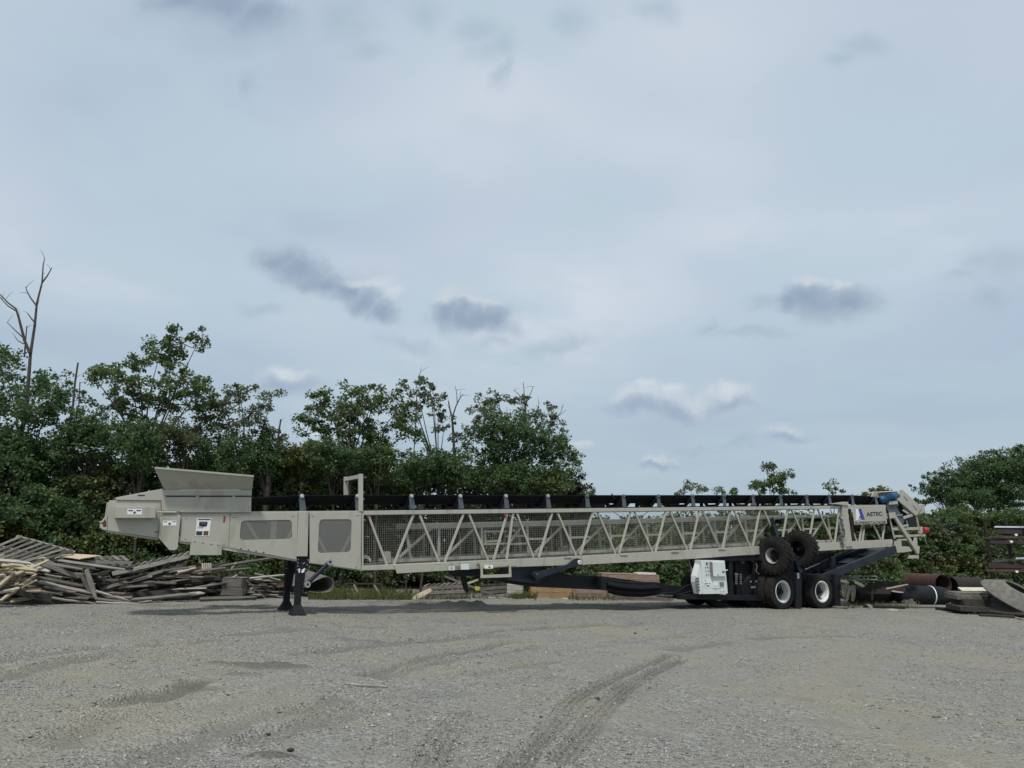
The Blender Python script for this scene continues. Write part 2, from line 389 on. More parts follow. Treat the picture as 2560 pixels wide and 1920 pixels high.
def gp(*p):
    P_ = [atZ(a, b) for a, b in p]; P_ = [2 * P_[0] - P_[1]] + P_ + [2 * P_[-1] - P_[-2]]; out = []
    for i in range(1, len(P_) - 2):      # Catmull-Rom
        for t_ in np.linspace(0, 1, 6)[:-1]:
            a, b, c_, d_ = P_[i - 1], P_[i], P_[i + 1], P_[i + 2]
            out.append(0.5 * (2 * b + (c_ - a) * t_ + (2 * a - 5 * b + 4 * c_ - d_) * t_ ** 2 + (3 * b - a - 3 * c_ + d_) * t_ ** 3))
    return out + [P_[-2]]
TRACKS = [  # (path, half width, depth, tread, darkness)
 (gp((1290, 1935), (1350, 1870), (1407, 1804), (1471, 1735), (1558, 1688), (1673, 1633)), 0.135, 0.030, 1, 0.95),
 (gp((1405, 1920), (1448, 1862), (1506, 1792), (1569, 1723), (1639, 1677), (1697, 1648)), 0.135, 0.030, 1, 0.95),
 (gp((1075, 1930), (1100, 1880), (1130, 1830), (1160, 1790)), 0.17, 0.018, 1, 0.5),
 (gp((914, 1694), (1000, 1668), (1090, 1640), (1163, 1625), (1290, 1598)), 0.15, 0.040, 0, 0.75),
 (gp((960, 1700), (1060, 1668), (1190, 1640), (1340, 1612)), 0.13, 0.030, 0, 0.65),
 (gp((290, 1772), (380, 1745), (450, 1725), (505, 1708)), 0.30, 0.045, 0, 0.9),
 (gp((0, 1700), (90, 1678), (170, 1660), (232, 1645)), 0.22, 0.035, 0, 0.6),
 (gp((350, 1925), (430, 1880), (560, 1830), (700, 1790), (850, 1755)), 0.20, 0.028, 0, 0.45),
 (gp((140, 1860), (260, 1815), (370, 1785)), 0.25, 0.030, 0, 0.4),
 (gp((1690, 1622), (1760, 1612), (1830, 1606)), 0.30, 0.040, 0, 0.7), (gp((1870, 1598), (1950, 1593), (2090, 1588)), 0.25, 0.035, 0, 0.65),
 (gp((770, 1630), (900, 1615), (1080, 1595), (1250, 1585)), 0.25, 0.035, 0, 0.55), (gp((520, 1588), (640, 1584), (900, 1566), (1290, 1560)), 0.25, 0.03, 0, 0.5),
 (gp((1280, 1572), (1420, 1566), (1600, 1560)), 0.22, 0.03, 0, 0.55), (gp((380, 1618), (480, 1610), (560, 1600)), 0.2, 0.03, 0, 0.5),
 (gp((1180, 1690), (1290, 1672), (1400, 1650)), 0.16, 0.03, 0, 0.6), (gp((1000, 1600), (1130, 1588), (1300, 1570), (1500, 1560)), 0.14, 0.03, 0, 0.6), (gp((0, 1660), (120, 1640), (260, 1622)), 0.2, 0.03, 0, 0.45), (gp((650, 1860), (800, 1810), (930, 1775)), 0.18, 0.03, 0, 0.4), (gp((1520, 1612), (1620, 1600), (1700, 1590)), 0.2, 0.03, 0, 0.4),
]
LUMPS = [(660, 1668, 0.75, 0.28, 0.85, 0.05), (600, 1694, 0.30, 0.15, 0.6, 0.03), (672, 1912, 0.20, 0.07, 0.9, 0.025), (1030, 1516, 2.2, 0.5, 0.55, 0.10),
         (1180, 1520, 1.2, 0.35, 0.3, 0.07), (1500, 1517, 1.4, 0.3, 0.4, 0.05), (640, 1522, 3.0, 0.5, 0.45, 0.03), (860, 1600, 0.6, 0.2, 0.5, 0.04)]  # dark soil heaps; those under the truss also deepen its shadow by colour
LEG = atZ(730, 1532)
def ground_h(x, y, want=False):
    x = np.asarray(x, float); y = np.asarray(y, float)
    z = (fbm(x, y, 7.0, 3) - 0.5) * 0.16 + (fbm(x, y, 1.1, 9, 3) - 0.5) * 0.055 + (fbm(x, y, 0.22, 21, 2) - 0.5) * 0.022
    z = z * np.clip((60 - y) / 30, 0.3, 1)
    flat = np.exp(-(((x - 9) / 4.0) ** 2 + ((y - 24.3) / 2.5) ** 2))
    z = z * (1 - 0.9 * flat)
    z = z + 0.07 * np.exp(-((x - LEG[0]) ** 2 + (y - LEG[1]) ** 2) / 9.0)
    dirt_shade = np.zeros(x.shape)
    wig = (fbm(x, y, 0.5, 40, 3) - 0.5)
    for (pts, hw, dep, tread, dk) in TRACKS:
        d, arc, side = path_dist(x, y, pts)
        d = d + wig * hw * (0.5 if tread else 2.2)
        prof = np.clip(1 - (d / hw) ** 4, 0, 1)
        fade = np.clip((0.85 if tread else 0.8) + 1.3 * (fbm(x, y, 0.9, 77, 2) - 0.4), 0, 1)
        z = z - prof * dep * fade + np.exp(-((d - hw * 1.25) / (hw * 0.3)) ** 2) * dep * 0.45
        if tread:
            gro = np.sin((side + 0.01 * np.sin(arc * 2 * math.pi / 0.11)) * 2 * math.pi / 0.068)
            z = z + prof * 0.013 * gro * fade
            dirt_shade = np.maximum(dirt_shade, np.clip(prof * dk * fade * (0.72 - 0.38 * gro), 0, 1))
        else:
            dirt_shade = np.maximum(dirt_shade, prof * dk * fade)
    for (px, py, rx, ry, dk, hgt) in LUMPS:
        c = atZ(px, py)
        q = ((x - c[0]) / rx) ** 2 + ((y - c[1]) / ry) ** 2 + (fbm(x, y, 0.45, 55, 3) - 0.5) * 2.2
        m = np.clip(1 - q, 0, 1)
        dirt_shade = np.maximum(dirt_shade, np.clip(m * 2, 0, 1) * dk)
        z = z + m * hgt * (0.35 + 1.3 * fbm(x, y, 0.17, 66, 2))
    if want: return z, dirt_shade
    return z
def gz(x, y): return float(ground_h(np.array([x]), np.array([y]))[0])

def graded(segments):
    out = [segments[0][0]]
    for (a, b, s0, s1) in segments:
        n = max(2, int(abs(b - a) / ((s0 + s1) / 2)))
        t = np.linspace(0, 1, n + 1)[1:]
        w = np.cumsum(s0 + (s1 - s0) * t); w = w / w[-1]
        out += list(a + (b - a) * w)
    return np.array(out)
ys = graded([(-60, 3, 8, 0.3), (3, 5, 0.3, 0.05), (5, 8.5, 0.024, 0.026), (8.5, 11, 0.03, 0.05), (11, 24, 0.06, 0.13), (24, 40, 0.15, 1.0), (40, 900, 1.5, 90)])
xs = graded([(-900, -30, 90, 1.5), (-30, -8, 0.8, 0.09), (-8, -4.5, 0.08, 0.045), (-4.5, -0.9, 0.042, 0.03), (-0.9, 2.6, 0.017, 0.017), (2.6, 5.5, 0.03, 0.045), (5.5, 9, 0.045, 0.08), (9, 30, 0.09, 0.8), (30, 900, 1.5, 90)])
X, Y = np.meshgrid(xs, ys)
Zg, DIRT_SHADE = ground_h(X, Y, True)
V = np.stack([X.ravel(), Y.ravel(), Zg.ravel()], 1)
nx = len(xs); ny = len(ys)
ii = (np.arange(ny - 1)[:, None] * nx + np.arange(nx - 1)[None, :]).ravel()
FQ = np.stack([ii, ii + 1, ii + nx + 1, ii + nx], 1)

GR = bpy.data.materials.new('gravel yard'); GR.use_nodes = True
t = GR.node_tree; n = t.nodes; l = t.links; B = n['Principled BSDF']
B.inputs['Roughness'].default_value = 0.95; B.inputs['Specular IOR Level'].default_value = 0.15
geo = n.new('ShaderNodeNewGeometry'); P = geo.outputs['Position']
def nn(scale, detail=4, rough=0.55):
    q = n.new('ShaderNodeTexNoise'); q.inputs['Scale'].default_value = scale; q.inputs['Detail'].default_value = detail; q.inputs['Roughness'].default_value = rough
    l.new(P, q.inputs['Vector']); return q.outputs[0]
def rmp(v, a, b, c=0.0, d=1.0):
    q = n.new('ShaderNodeMapRange'); l.new(v, q.inputs[0])
    for i, x in enumerate((a, b, c, d)): q.inputs[i + 1].default_value = x
    return q.outputs[0]
def mx(f, a, b):
    q = n.new('ShaderNodeMix'); q.data_type = 'RGBA'
    for i, x in ((0, f), (6, a), (7, b)):
        if isinstance(x, bpy.types.NodeSocket): l.new(x, q.inputs[i])
        else: q.inputs[i].default_value = x
    return q.outputs[2]
vo = n.new('ShaderNodeTexVoronoi'); vo.inputs['Scale'].default_value = 34.0; l.new(P, vo.inputs['Vector'])
vsep = n.new('ShaderNodeSeparateColor'); l.new(vo.outputs['Color'], vsep.inputs[0])
peb = mx(vsep.outputs[0], (0.150, 0.147, 0.132, 1), (0.335, 0.328, 0.298, 1))
fines = mx(rmp(nn(90, 2), 0.3, 0.7), (0.175, 0.170, 0.150, 1), (0.285, 0.278, 0.248, 1))
c = mx(rmp(nn(1.6, 5), 0.40, 0.60), peb, fines)
c = mx(rmp(nn(0.35, 4), 0.44, 0.64, 0, 0.62), c, (0.275, 0.255, 0.19, 1))      # sandy patches
c = mx(rmp(nn(0.8, 3), 0.58, 0.75, 0, 0.5), c, (0.155, 0.155, 0.15, 1))
at = n.new('ShaderNodeAttribute'); at.attribute_name = 'dirt_shade'
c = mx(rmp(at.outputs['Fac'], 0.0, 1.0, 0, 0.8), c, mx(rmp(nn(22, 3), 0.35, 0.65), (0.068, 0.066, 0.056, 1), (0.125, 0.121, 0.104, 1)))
rust = mx(rmp(nn(0.55, 5, 0.7), 0.66, 0.74, 0, 0.45), c, (0.20, 0.13, 0.085, 1))
l.new(rust, B.inputs['Base Color'])
bp1 = n.new('ShaderNodeBump'); bp1.inputs['Strength'].default_value = 0.9; bp1.inputs['Distance'].default_value = 0.03
inv = n.new('ShaderNodeMath'); inv.operation = 'SUBTRACT'; inv.inputs[0].default_value = 1.0; l.new(vo.outputs['Distance'], inv.inputs[1])
l.new(inv.outputs[0], bp1.inputs['Height'])
bp2 = n.new('ShaderNodeBump'); bp2.inputs['Strength'].default_value = 0.5; bp2.inputs['Distance'].default_value = 0.03
l.new(nn(12, 5, 0.65), bp2.inputs['Height']); l.new(bp1.outputs[0], bp2.inputs['Normal']); l.new(bp2.outputs[0], B.inputs['Normal'])
g = np_mesh('gravel_ground', V, FQ, GR, smooth_=True)
a_ = g.data.attributes.new('dirt_shade', 'FLOAT', 'POINT'); a_.data.foreach_set('value', DIRT_SHADE.ravel().astype(np.float32))
tag(g, kind='structure')

# loose stones
def stones(name, cnt, sampler, size, m, label):
    x, y = sampler(cnt)
    z, dk = ground_h(x, y, True)
    keep = rng.random(cnt) > dk * 1.2
    x, y, z = x[keep], y[keep], z[keep]; k = len(x)
    s = size(k, y)
    base = np.array([(1, 0, 0), (0.2, 0.95, 0), (-0.9, 0.45, 0), (-0.55, -0.8, 0), (0.6, -0.75, 0), (0.1, 0.05, 0.75), (0, 0, -0.5)])
    faces = np.array([(0, 1, 5), (1, 2, 5), (2, 3, 5), (3, 4, 5), (4, 0, 5), (1, 0, 6), (2, 1, 6), (3, 2, 6), (4, 3, 6), (0, 4, 6)])
    jit = base[None] + rng.normal(0, 0.18, (k, 7, 3))
    th = rng.random(k) * 6.283; cs, sn = np.cos(th), np.sin(th)
    fl = rng.uniform(0.6, 1.15, k)
    vx = (jit[..., 0] * cs[:, None] - jit[..., 1] * sn[:, None]) * s[:, None]
    vy = (jit[..., 0] * sn[:, None] + jit[..., 1] * cs[:, None]) * s[:, None] * 0.8
    vz = jit[..., 2] * (s * fl)[:, None] + z[:, None] + s[:, None] * 0.12
    VV = np.stack([vx + x[:, None], vy + y[:, None], vz], -1).reshape(-1, 3)
    FF = (faces[None] + (np.arange(k) * 7)[:, None, None]).reshape(-1, 3)
    o = np_mesh(name, VV, FF, m)
    return tag(o, label, 'gravel', kind='stuff')
STONE = bpy.data.materials.new('stone chips'); STONE.use_nodes = True
t2 = STONE.node_tree; b2 = t2.nodes['Principled BSDF']; b2.inputs['Roughness'].default_value = 0.9; b2.inputs['Specular IOR Level'].default_value = 0.2
g2 = t2.nodes.new('ShaderNodeNewGeometry'); r2 = t2.nodes.new('ShaderNodeValToRGB')
t2.links.new(g2.outputs['Random Per Island'], r2.inputs[0]); t2.links.new(r2.outputs[0], b2.inputs['Base Color'])
cr = r2.color_ramp; cr.elements[0].color = (0.165, 0.163, 0.15, 1); cr.elements[1].color = (0.40, 0.395, 0.365, 1)
e = cr.elements.new(0.5); e.color = (0.24, 0.236, 0.215, 1); e = cr.elements.new(0.85); e.color = (0.31, 0.30, 0.27, 1)
def fan(cnt):
    # denser near the viewer; patchy
    yy = 4.6 + 20.0 * rng.random(cnt * 3) ** 1.5
    xx = (rng.random(cnt * 3) * 2 - 1) * (yy * 0.80 + 0.6)
    p = fbm(xx, yy, 1.3, 90, 3)
    ok = rng.random(cnt * 3) < np.clip((p - 0.30) * 3.2, 0.10, 1)
    return xx[ok][:cnt], yy[ok][:cnt]
def fan_fixed(cnt):
    x, y = fan(cnt); 
    return x, y
class _S: pass
xx_, yy_ = fan(66000)
stones('loose_gravel', len(xx_), lambda c: (xx_, yy_), lambda k, y: rng.gamma(2.6, 0.0024, k) + 0.0035 + 0.00025 * y[:k], STONE, 'grey crushed stone scattered all over the yard')

# ------------------------------------------------------------------ the stacking conveyor
_d = ray(4456, 1235)
HD = unit((_d[0], _d[1], 0)); WD = np.array([-HD[1], HD[0], 0])
PSI = math.atan2(HD[1], HD[0])
GW = atZ(1965, 1524)
W0 = GW @ WD + 0.45                         # near face of the truss
U0 = 12.0
ORG = HD * U0 + WD * W0
root = empty('conveyor_stacker', ORG, PSI)
tag(root, 'long beige and black mobile belt conveyor stacker with lattice truss, hopper and wheels', 'conveyor')
def M(px, py, w=0.0):
    """machine-frame point seen at a photo pixel, on the upright plane w metres behind the near truss face"""
    d = ray(px, py); t = (W0 + w - CAM @ WD) / (d @ WD); p = CAM + d * t
    return np.array([p @ HD - U0, w, p[2]])
def Ms(pts, w): return [M(a, b, w) for a, b in pts]
WT = 1.08                                    # truss width
def plate(name, pts, w0, w1, m=None, parent=root, bevel=0.006, **k):
    return G().prism3(Ms(pts, w0), (0, w1 - w0, 0)).build(name, m or BEIGE, parent, bevel=bevel, **k)
def beam(name, a, b, wpx_m, t, w, m=None, parent=root, bevel=0.004):
    """beam between two pixels, width in metres in the side plane, t deep, near face at w"""
    p = M(*a, w + t / 2); q = M(*b, w + t / 2)
    return G().bar(p, q, wpx_m, t, (0, -1, 0)).build(name, m or BEIGE, parent, bevel=bevel)
def rounded(pts, r=0.09, n=4):
    out = []; k = len(pts)
    for i in range(k):
        p = vec(pts[i]); a = unit(vec(pts[i - 1]) - p); b = unit(vec(pts[(i + 1) % k]) - p)
        for j in range(n + 1):
            s_ = j / n; out.append(p + a * r * (1 - s_) ** 2 + b * r * s_ ** 2)
    return out
def ring(name, outer, inner, w0, w1, m=None, parent=root):
    """plate with a rounded opening"""
    O = [M(a, b, w0) for a, b in outer]; I = rounded([M(a, b, w0) for a, b in inner])
    c = sum(I) / len(I); two = lambda p: np.array([p[0] - c[0], p[2] - c[2]])
    Op = [two(p) for p in O]; Ip = [two(p) for p in I]
    angs = sorted(set([round(math.atan2(p[1], p[0]), 5) for p in Op + Ip]))
    def hit(poly, a):
        d = np.array([math.cos(a), math.sin(a)]); best = 0
        for p, q in zip(poly, poly[1:] + poly[:1]):
            e = q - p; den_ = d[0] * e[1] - d[1] * e[0]
            if abs(den_) < 1e-12: continue
            t_ = (p[0] * e[1] - p[1] * e[0]) / den_; s_ = (p[0] * d[1] - p[1] * d[0]) / den_
            if t_ > 0 and -1e-4 <= s_ <= 1 + 1e-4: best = max(best, t_)
        return d * best
    vs = []; n_ = len(angs)
    for w in (w0, w1):
        for poly in (Op, Ip):
            for a in angs:
                h = hit(poly, a); vs.append((c[0] + h[0], w, c[2] + h[1]))
    fs = []
    for i in range(n_):
        j = (i + 1) % n_
        fs += [(i, j, n_ + j, n_ + i), (2 * n_ + i, 3 * n_ + i, 3 * n_ + j, 2 * n_ + j), (i, 2 * n_ + i, 2 * n_ + j, j), (n_ + i, n_ + j, 3 * n_ + j, 3 * n_ + i)]
    return G().add(vs, fs).build(name, m or BEIGE, parent)
def decal(name, pts, w, m, parent=root, th=0.003):
    return G().prism3(Ms(pts, w), (0, th, 0)).build(name, m, parent)
def rect(x0, y0, x1, y1): return [(x0, y0), (x1, y0), (x1, y1), (x0, y1)]
def bolt(px, py, w, parent, r=0.012, m=None):
    p = M(px, py, w)
    return G().lathe([(0.001, -0.012), (r, -0.010), (r, 0.01)], p, (0, 1, 0), 8).build('bolt', m or BEIGE_D, parent)

# --- tail section: hopper, tail box, side panels (both sides of the belt are built)
tail = plate('tail_box', [(273, 1251), (402, 1251), (403, 1279), (449, 1280), (449, 1353), (397, 1345), (268, 1326), (268, 1287)], -0.02, 0.02)
plate('tail_box', [(273, 1251), (402, 1251), (403, 1279), (449, 1280), (449, 1353), (397, 1345), (268, 1326), (268, 1287)], 0.0, 0.04).location = (0, WT - 0.02, 0)
G().prism3([M(270, 1327, 0.03), M(396, 1346, 0.03), M(396, 1350, 0.03), M(270, 1331, 0.03)], (0, WT - 0.08, 0)).build('belly_pan', BEIGE_D, root)
# curled nose bracket round the tail pulley
plate('nose_bracket', [(268, 1285), (253, 1303), (249, 1304), (249, 1307), (258, 1306), (261, 1300), (266, 1299), (266, 1318), (259, 1318), (256, 1310), (249, 1310), (250, 1319), (258, 1325), (268, 1326)], -0.035, -0.022)
p0 = M(262, 1310, 0.03); G().lathe([(0.001, -0.0), (0.06, 0.0), (0.06, WT - 0.1), (0.001, WT - 0.1)], p0, (0, 1, 0), 16).build('tail_pulley', ROLLER, root, True)
lid = plate('tail_cover', [(290, 1244), (407, 1222), (407, 1251), (290, 1250)], -0.045, -0.03)
decal('slot', rect(345, 1237, 362, 1240), -0.048, INK, lid)
G().prism3([M(290, 1243.5, -0.03), M(407, 1221.5, -0.03), M(407, 1223, -0.03), M(290, 1245, -0.03)], (0, WT, 0)).build('cover_top', BEIGE, root)
gb = plate('guard_box', rect(288, 1267, 389, 1295), -0.22, -0.021)
decal('warning_label', rect(318.5, 1272.5, 354.5, 1286.5), -0.2245, LABEL, gb)
decal('print', rect(321, 1275, 332, 1277.5), -0.2285, INK, gb); decal('print', rect(341, 1275, 352, 1277.5), -0.2285, INK, gb)
decal('warning_triangle', [(336.5, 1277), (341, 1283.5), (332, 1283.5)], -0.2285, INK, gb)
for x in (300, 372): bolt(x, 1300, -0.022, tail)
decal('seam', rect(387, 1329, 397, 1331), -0.0245, INK, tail)
# hopper
hop = plate('hopper_side', [(407, 1226), (629, 1226), (628, 1281), (449, 1281), (449, 1278.5), (404, 1277)], -0.06, -0.035)
plate('hopper_side', [(407, 1226), (629, 1226), (628, 1281), (404, 1277)], -0.0, 0.025).location = (0, WT + 0.03, 0)
decal('flange', [(408, 1225), (629.5, 1225), (629, 1238), (408, 1238)], -0.075, BEIGE, hop, 0.014)
for a, b in ((415, 490), (497.5, 581), (587.5, 628)): decal('slot', [(a, 1239.3), (b, 1239.3), (b, 1242.6), (a, 1242.6)], -0.0645, INK, hop)
for x, y in ((579, 1233), (579, 1249), (578, 1277), (610, 1276), (414, 1232)): bolt(x, y, -0.062, hop)
def flare(side):
    """wing board leaning outwards above the hopper"""
    bot = [M(411, 1224.5, -0.06), M(630.5, 1224.5, -0.06)]
    top_ = [M(386, 1170, -0.36), M(634, 1191, -0.36)]
    if side:
        f_ = lambda p: np.array([p[0], WT - p[1], p[2]])
        bot = [f_(M(470, 1224.5, -0.06)), f_(bot[1])]; top_ = [f_(M(455, 1176, -0.36)), f_(top_[1])]
    nn_ = np.array([0, 0.02 if not side else -0.02, 0.012])
    return G().prism3([bot[0], bot[1], top_[1], top_[0]], nn_).build('hopper_wing', BEIGE, root)
w1_ = flare(0); flare(1)
e0 = M(388, 1169.5, -0.37); e1 = M(634, 1190.5, -0.37)
G().bar(e0, e1, 0.035, 0.05, (0, -1, 0)).build('top_flange', BEIGE, w1_)
G().prism3([M(386, 1170, -0.36), M(400, 1170, -0.365), M(414, 1224, -0.075), M(411, 1224.5, -0.07)], (0, 0.03, 0)).build('end_flange', BEIGE, w1_)
# end wall of the hopper leaning back, behind the tail cover
fx = lambda p: np.array([p[0], WT - p[1], p[2]])
G().prism3([M(411, 1226, -0.03), M(389, 1172, -0.33), fx(M(455, 1177, -0.33)), fx(M(470, 1226, -0.03))], (0.02, 0, 0.012)).build('hopper_end_wall', BEIGE, root)
tb0, tb1 = M(393, 1280.5, -0.09), M(441, 1280.5, -0.09)
G().tube([tb0, tb1], 0.018, 10).build('hinge_tube', BEIGE, root, True)
hp = plate('hanging_plate', [(400, 1288), (452, 1287), (444, 1372), (437, 1376), (423, 1375), (397, 1345)], -0.075, -0.045)
decal('warning_label', rect(407, 1301.5, 441, 1314), -0.0795, LABEL, hp)
decal('warning_triangle', [(424, 1305), (428, 1311.5), (420, 1311.5)], -0.0835, INK, hp)
decal('print', rect(409.5, 1303, 417, 1305), -0.0835, GREYINK, hp); decal('print', rect(431, 1303, 439, 1305), -0.0835, GREYINK, hp)
decal('painted_gap_shade', rect(448, 1293, 451, 1340), -0.0225, INK, tail)  # dark strip painted for the shade between tail box and side panel
# side panels
pn = plate('side_panel', [(453, 1285), (575, 1283.5), (571, 1366), (448, 1353)], -0.022, 0.0)
ps = decal('notice_board', [(492.5, 1295), (528, 1296), (523, 1340), (488.5, 1340)], -0.0265, LABEL, pn)
decal('print', [(495, 1297), (526, 1297.5), (525.7, 1300), (494.8, 1299.5)], -0.0305, INK, pn)
decal('print', [(498, 1306), (519, 1306), (517, 1315), (510, 1317), (497.5, 1316)], -0.0305, INK, pn)
decal('print', [(498.5, 1303.5), (519, 1304), (519, 1306), (510, 1311), (498.3, 1306.5)], -0.0335, GREYSTEEL, pn)
decal('print', [(491, 1328), (506, 1328), (505, 1338), (490.2, 1338)], -0.0305, INK, pn)
decal('print', [(509, 1327.5), (521.5, 1327.5), (520.5, 1338), (508, 1338)], -0.0305, BROWNINK, pn)
decal('print', [(493, 1318.5), (508, 1318.5), (507.8, 1320), (492.8, 1320)], -0.0305, GREYINK, pn)
decal('red_strap', [(559, 1290), (564, 1290), (563, 1301), (561, 1307), (558, 1306)], -0.0265, REDTAG, pn)
lp = plate('skirt_plate', [(480, 1349), (555, 1360), (554, 1386), (552, 1388), (477, 1388), (474.6, 1386), (476, 1365)], -0.055, -0.03)
for x, y in ((487, 1354), (507, 1357.5), (528, 1361), (546, 1363.5)): decal('slot', rect(x - 3, y - 1.2, x + 3, y + 1.2), -0.0585, GREYINK, lp)
for x, y in ((462, 1346), (560, 1359), (465, 1294)): bolt(x, y, -0.023, pn)
pw = ring('window_panel', [(577, 1284), (745, 1281.5), (741, 1399), (573, 1366.5)], [(603, 1301.5), (729.5, 1299.6), (731, 1347), (598.6, 1350)], -0.022, 0.0)
decal('perforated_window', [(601, 1299.5), (731.5, 1297.6), (733, 1349), (596.5, 1352)], -0.012, SCREEN, pw, 0.004)
st = decal('edge_strip', [(592, 1368), (674, 1382), (673, 1386.5), (590, 1371.5)], -0.027, BEIGE, pw, 0.005)
for i in range(4): bolt(602 + 19 * i, 1371.4 + 3.2 * i, -0.029, pw, 0.014, INK)
decal('slot', rect(580, 1292, 592, 1294), -0.0255, GREYINK, pw); decal('slot', rect(729, 1290, 736, 1291.5), -0.0255, GREYINK, pw)
pst = plate('truss_post', [(747, 1278.6), (772, 1278.6), (769, 1391), (742, 1391)], -0.05, 0.03)
pv = ring('window_panel', [(774, 1282), (903, 1280), (902, 1424), (774.5, 1407)], [(799, 1298.5), (879.5, 1298), (877, 1380), (794, 1382.5)], -0.022, 0.0)
decal('perforated_window', [(797, 1296.5), (881.5, 1296), (879, 1382), (792, 1384.5)], -0.012, SCREEN, pv, 0.004)
decal('slot', rect(779, 1289.5, 785.5, 1291.5), -0.0255, GREYINK, pv); decal('slot', rect(891, 1288, 897, 1290), -0.0255, GREYINK, pv)
bolt(890, 1416, -0.023, pv)
# braces that show through the window screens
for a, b in (((615, 1302), (652, 1362)), ((734, 1318), (712, 1360)), ((794, 1340), (818, 1390)), ((884, 1325), (850, 1390))):
    beam('brace', a, b, 0.055, 0.05, -0.006, BEIGE)
beam('truss_post', (686, 1290), (680, 1384), 0.11, 0.06, -0.007, BEIGE)
beam('lower_rail', (797, 1378), (850, 1384), 0.03, 0.03, 0.08, BEIGE)
# longitudinal chords of the tail half, near and far side
for w in (0.0, WT - 0.06):
    beam('top_chord', (452, 1283), (904, 1279.5), 0.05, 0.06, w if w else -0.0)
    beam('bottom_chord', (449, 1354), (742, 1400), 0.06, 0.06, w + 0.001); beam('bottom_chord', (742, 1400), (908, 1425), 0.06, 0.06, w + 0.001)
# far side sheet panels close the tail section
G().prism3([M(453, 1285, 0), M(903, 1280, 0), M(902, 1424, 0), M(741, 1399, 0), M(448, 1353, 0)], (0, 0.02, 0)).build('side_panel', BEIGE_D, root).location = (0, WT, 0)
G().prism3([M(580, 1290, 0.3), M(900, 1286, 0.3), M(900, 1408, 0.3), M(742, 1388, 0.3), M(580, 1362, 0.3)], (0, 0.02, 0)).build('window_shade_sheet', NAVY, root)  # dark sheet added behind the screens for the shaded interior
# --- arch over the belt
pa = M(901.5, 1185, 0.0); pb = M(901.5, 1279, 0.0)
G().bar(pa, pb, 0.10, 0.07, (0, -1, 0)).build('arch_post', BEIGE, root, bevel=0.005)
G().bar(pa + (0, WT - 0.02, 0), pb + (0, WT - 0.02, 0), 0.10, 0.07).build('arch_post', BEIGE, root, bevel=0.005)
G().bar(pa + (0, 0.03, -0.06), pa + (0, WT - 0.05, -0.06), 0.08, 0.09, (0, 0, 1)).build('arch_beam', BEIGE, root, bevel=0.005)
for dz in (0.0, -0.35, -0.5): G().bar(pa + (0.05, 0, -0.08 + dz), pa + (0.13, 0, -0.06 + dz), 0.04, 0.05).build('bracket', GREYSTEEL, root)

# --- main lattice truss
XL, XR = 906, 2104
def chord(name, l0, l1, r0, r1, w, d, m=BEIGE):
    return G().prism3([M(*l0, w), M(*r0, w), M(*r1, w), M(*l1, w)], (0, d, 0)).build(name, m, root, bevel=0.006)
tch = chord('top_chord', (900, 1277), (900, 1287.5), (2100, 1264.3), (2100, 1271.8), -0.01, 0.09)
G().prism3([M(905, 1274.2, 0.02), M(2090, 1261.8, 0.02), M(2090, 1264, 0.02), M(905, 1276.8, 0.02)], (0, 0.06, 0)).build('rubber_skirt', BLACK, root)
chord('top_chord', (900, 1277), (900, 1287.5), (2100, 1264.3), (2100, 1271.8), 0.0, 0.09).location = (0, WT - 0.09, 0)
BCH = [(904, 1415), (985, 1411), (1400, 1392.5), (1850, 1367.8), (2100, 1355.3), (2229, 1348.5), (2229, 1367), (2100, 1374.5), (1850, 1388.7), (1732, 1397), (1458, 1412), (1288, 1417.5), (985, 1424), (904, 1426)]
plate('bottom_chord', BCH, -0.02, 0.08)
plate('bottom_chord', BCH, 0.0, 0.10).location = (0, WT - 0.10, 0)
for px in range(1010, 2100, 110): # cross members tie the two sides
    a = M(px, 1416 - (px - 985) * 0.0525, 0.08); G().bar(a, a + (0, WT - 0.18, 0), 0.07, 0.06, (0, 0, 1)).build('cross_member', BEIGE_D, root)
    if px % 220 == 10:
        a = M(px, 1283 - (px - 985) * 0.0108, 0.08); G().bar(a, a + (0, WT - 0.18, 0), 0.06, 0.05, (0, 0, 1)).build('cross_member', BEIGE_D, root)
rp = plate('reinforcing_plate', [(984.5, 1412), (1203, 1401.5), (1290, 1397.5), (1290, 1415), (1203, 1421.5), (992.7, 1434)], -0.04, -0.021)
s3 = 4.424
c3 = lambda x, y: (900 + x / s3, 1180 + y / s3)
c4 = lambda x, y: (1350 + x / s3, 1180 + y / s3)
s5 = 4.809
c5 = lambda x, y: (1680 + x / s5, 1200 + y / s5)
s6 = 6.914
c6 = lambda x, y: (2060 + x / s6, 1180 + y / s6)
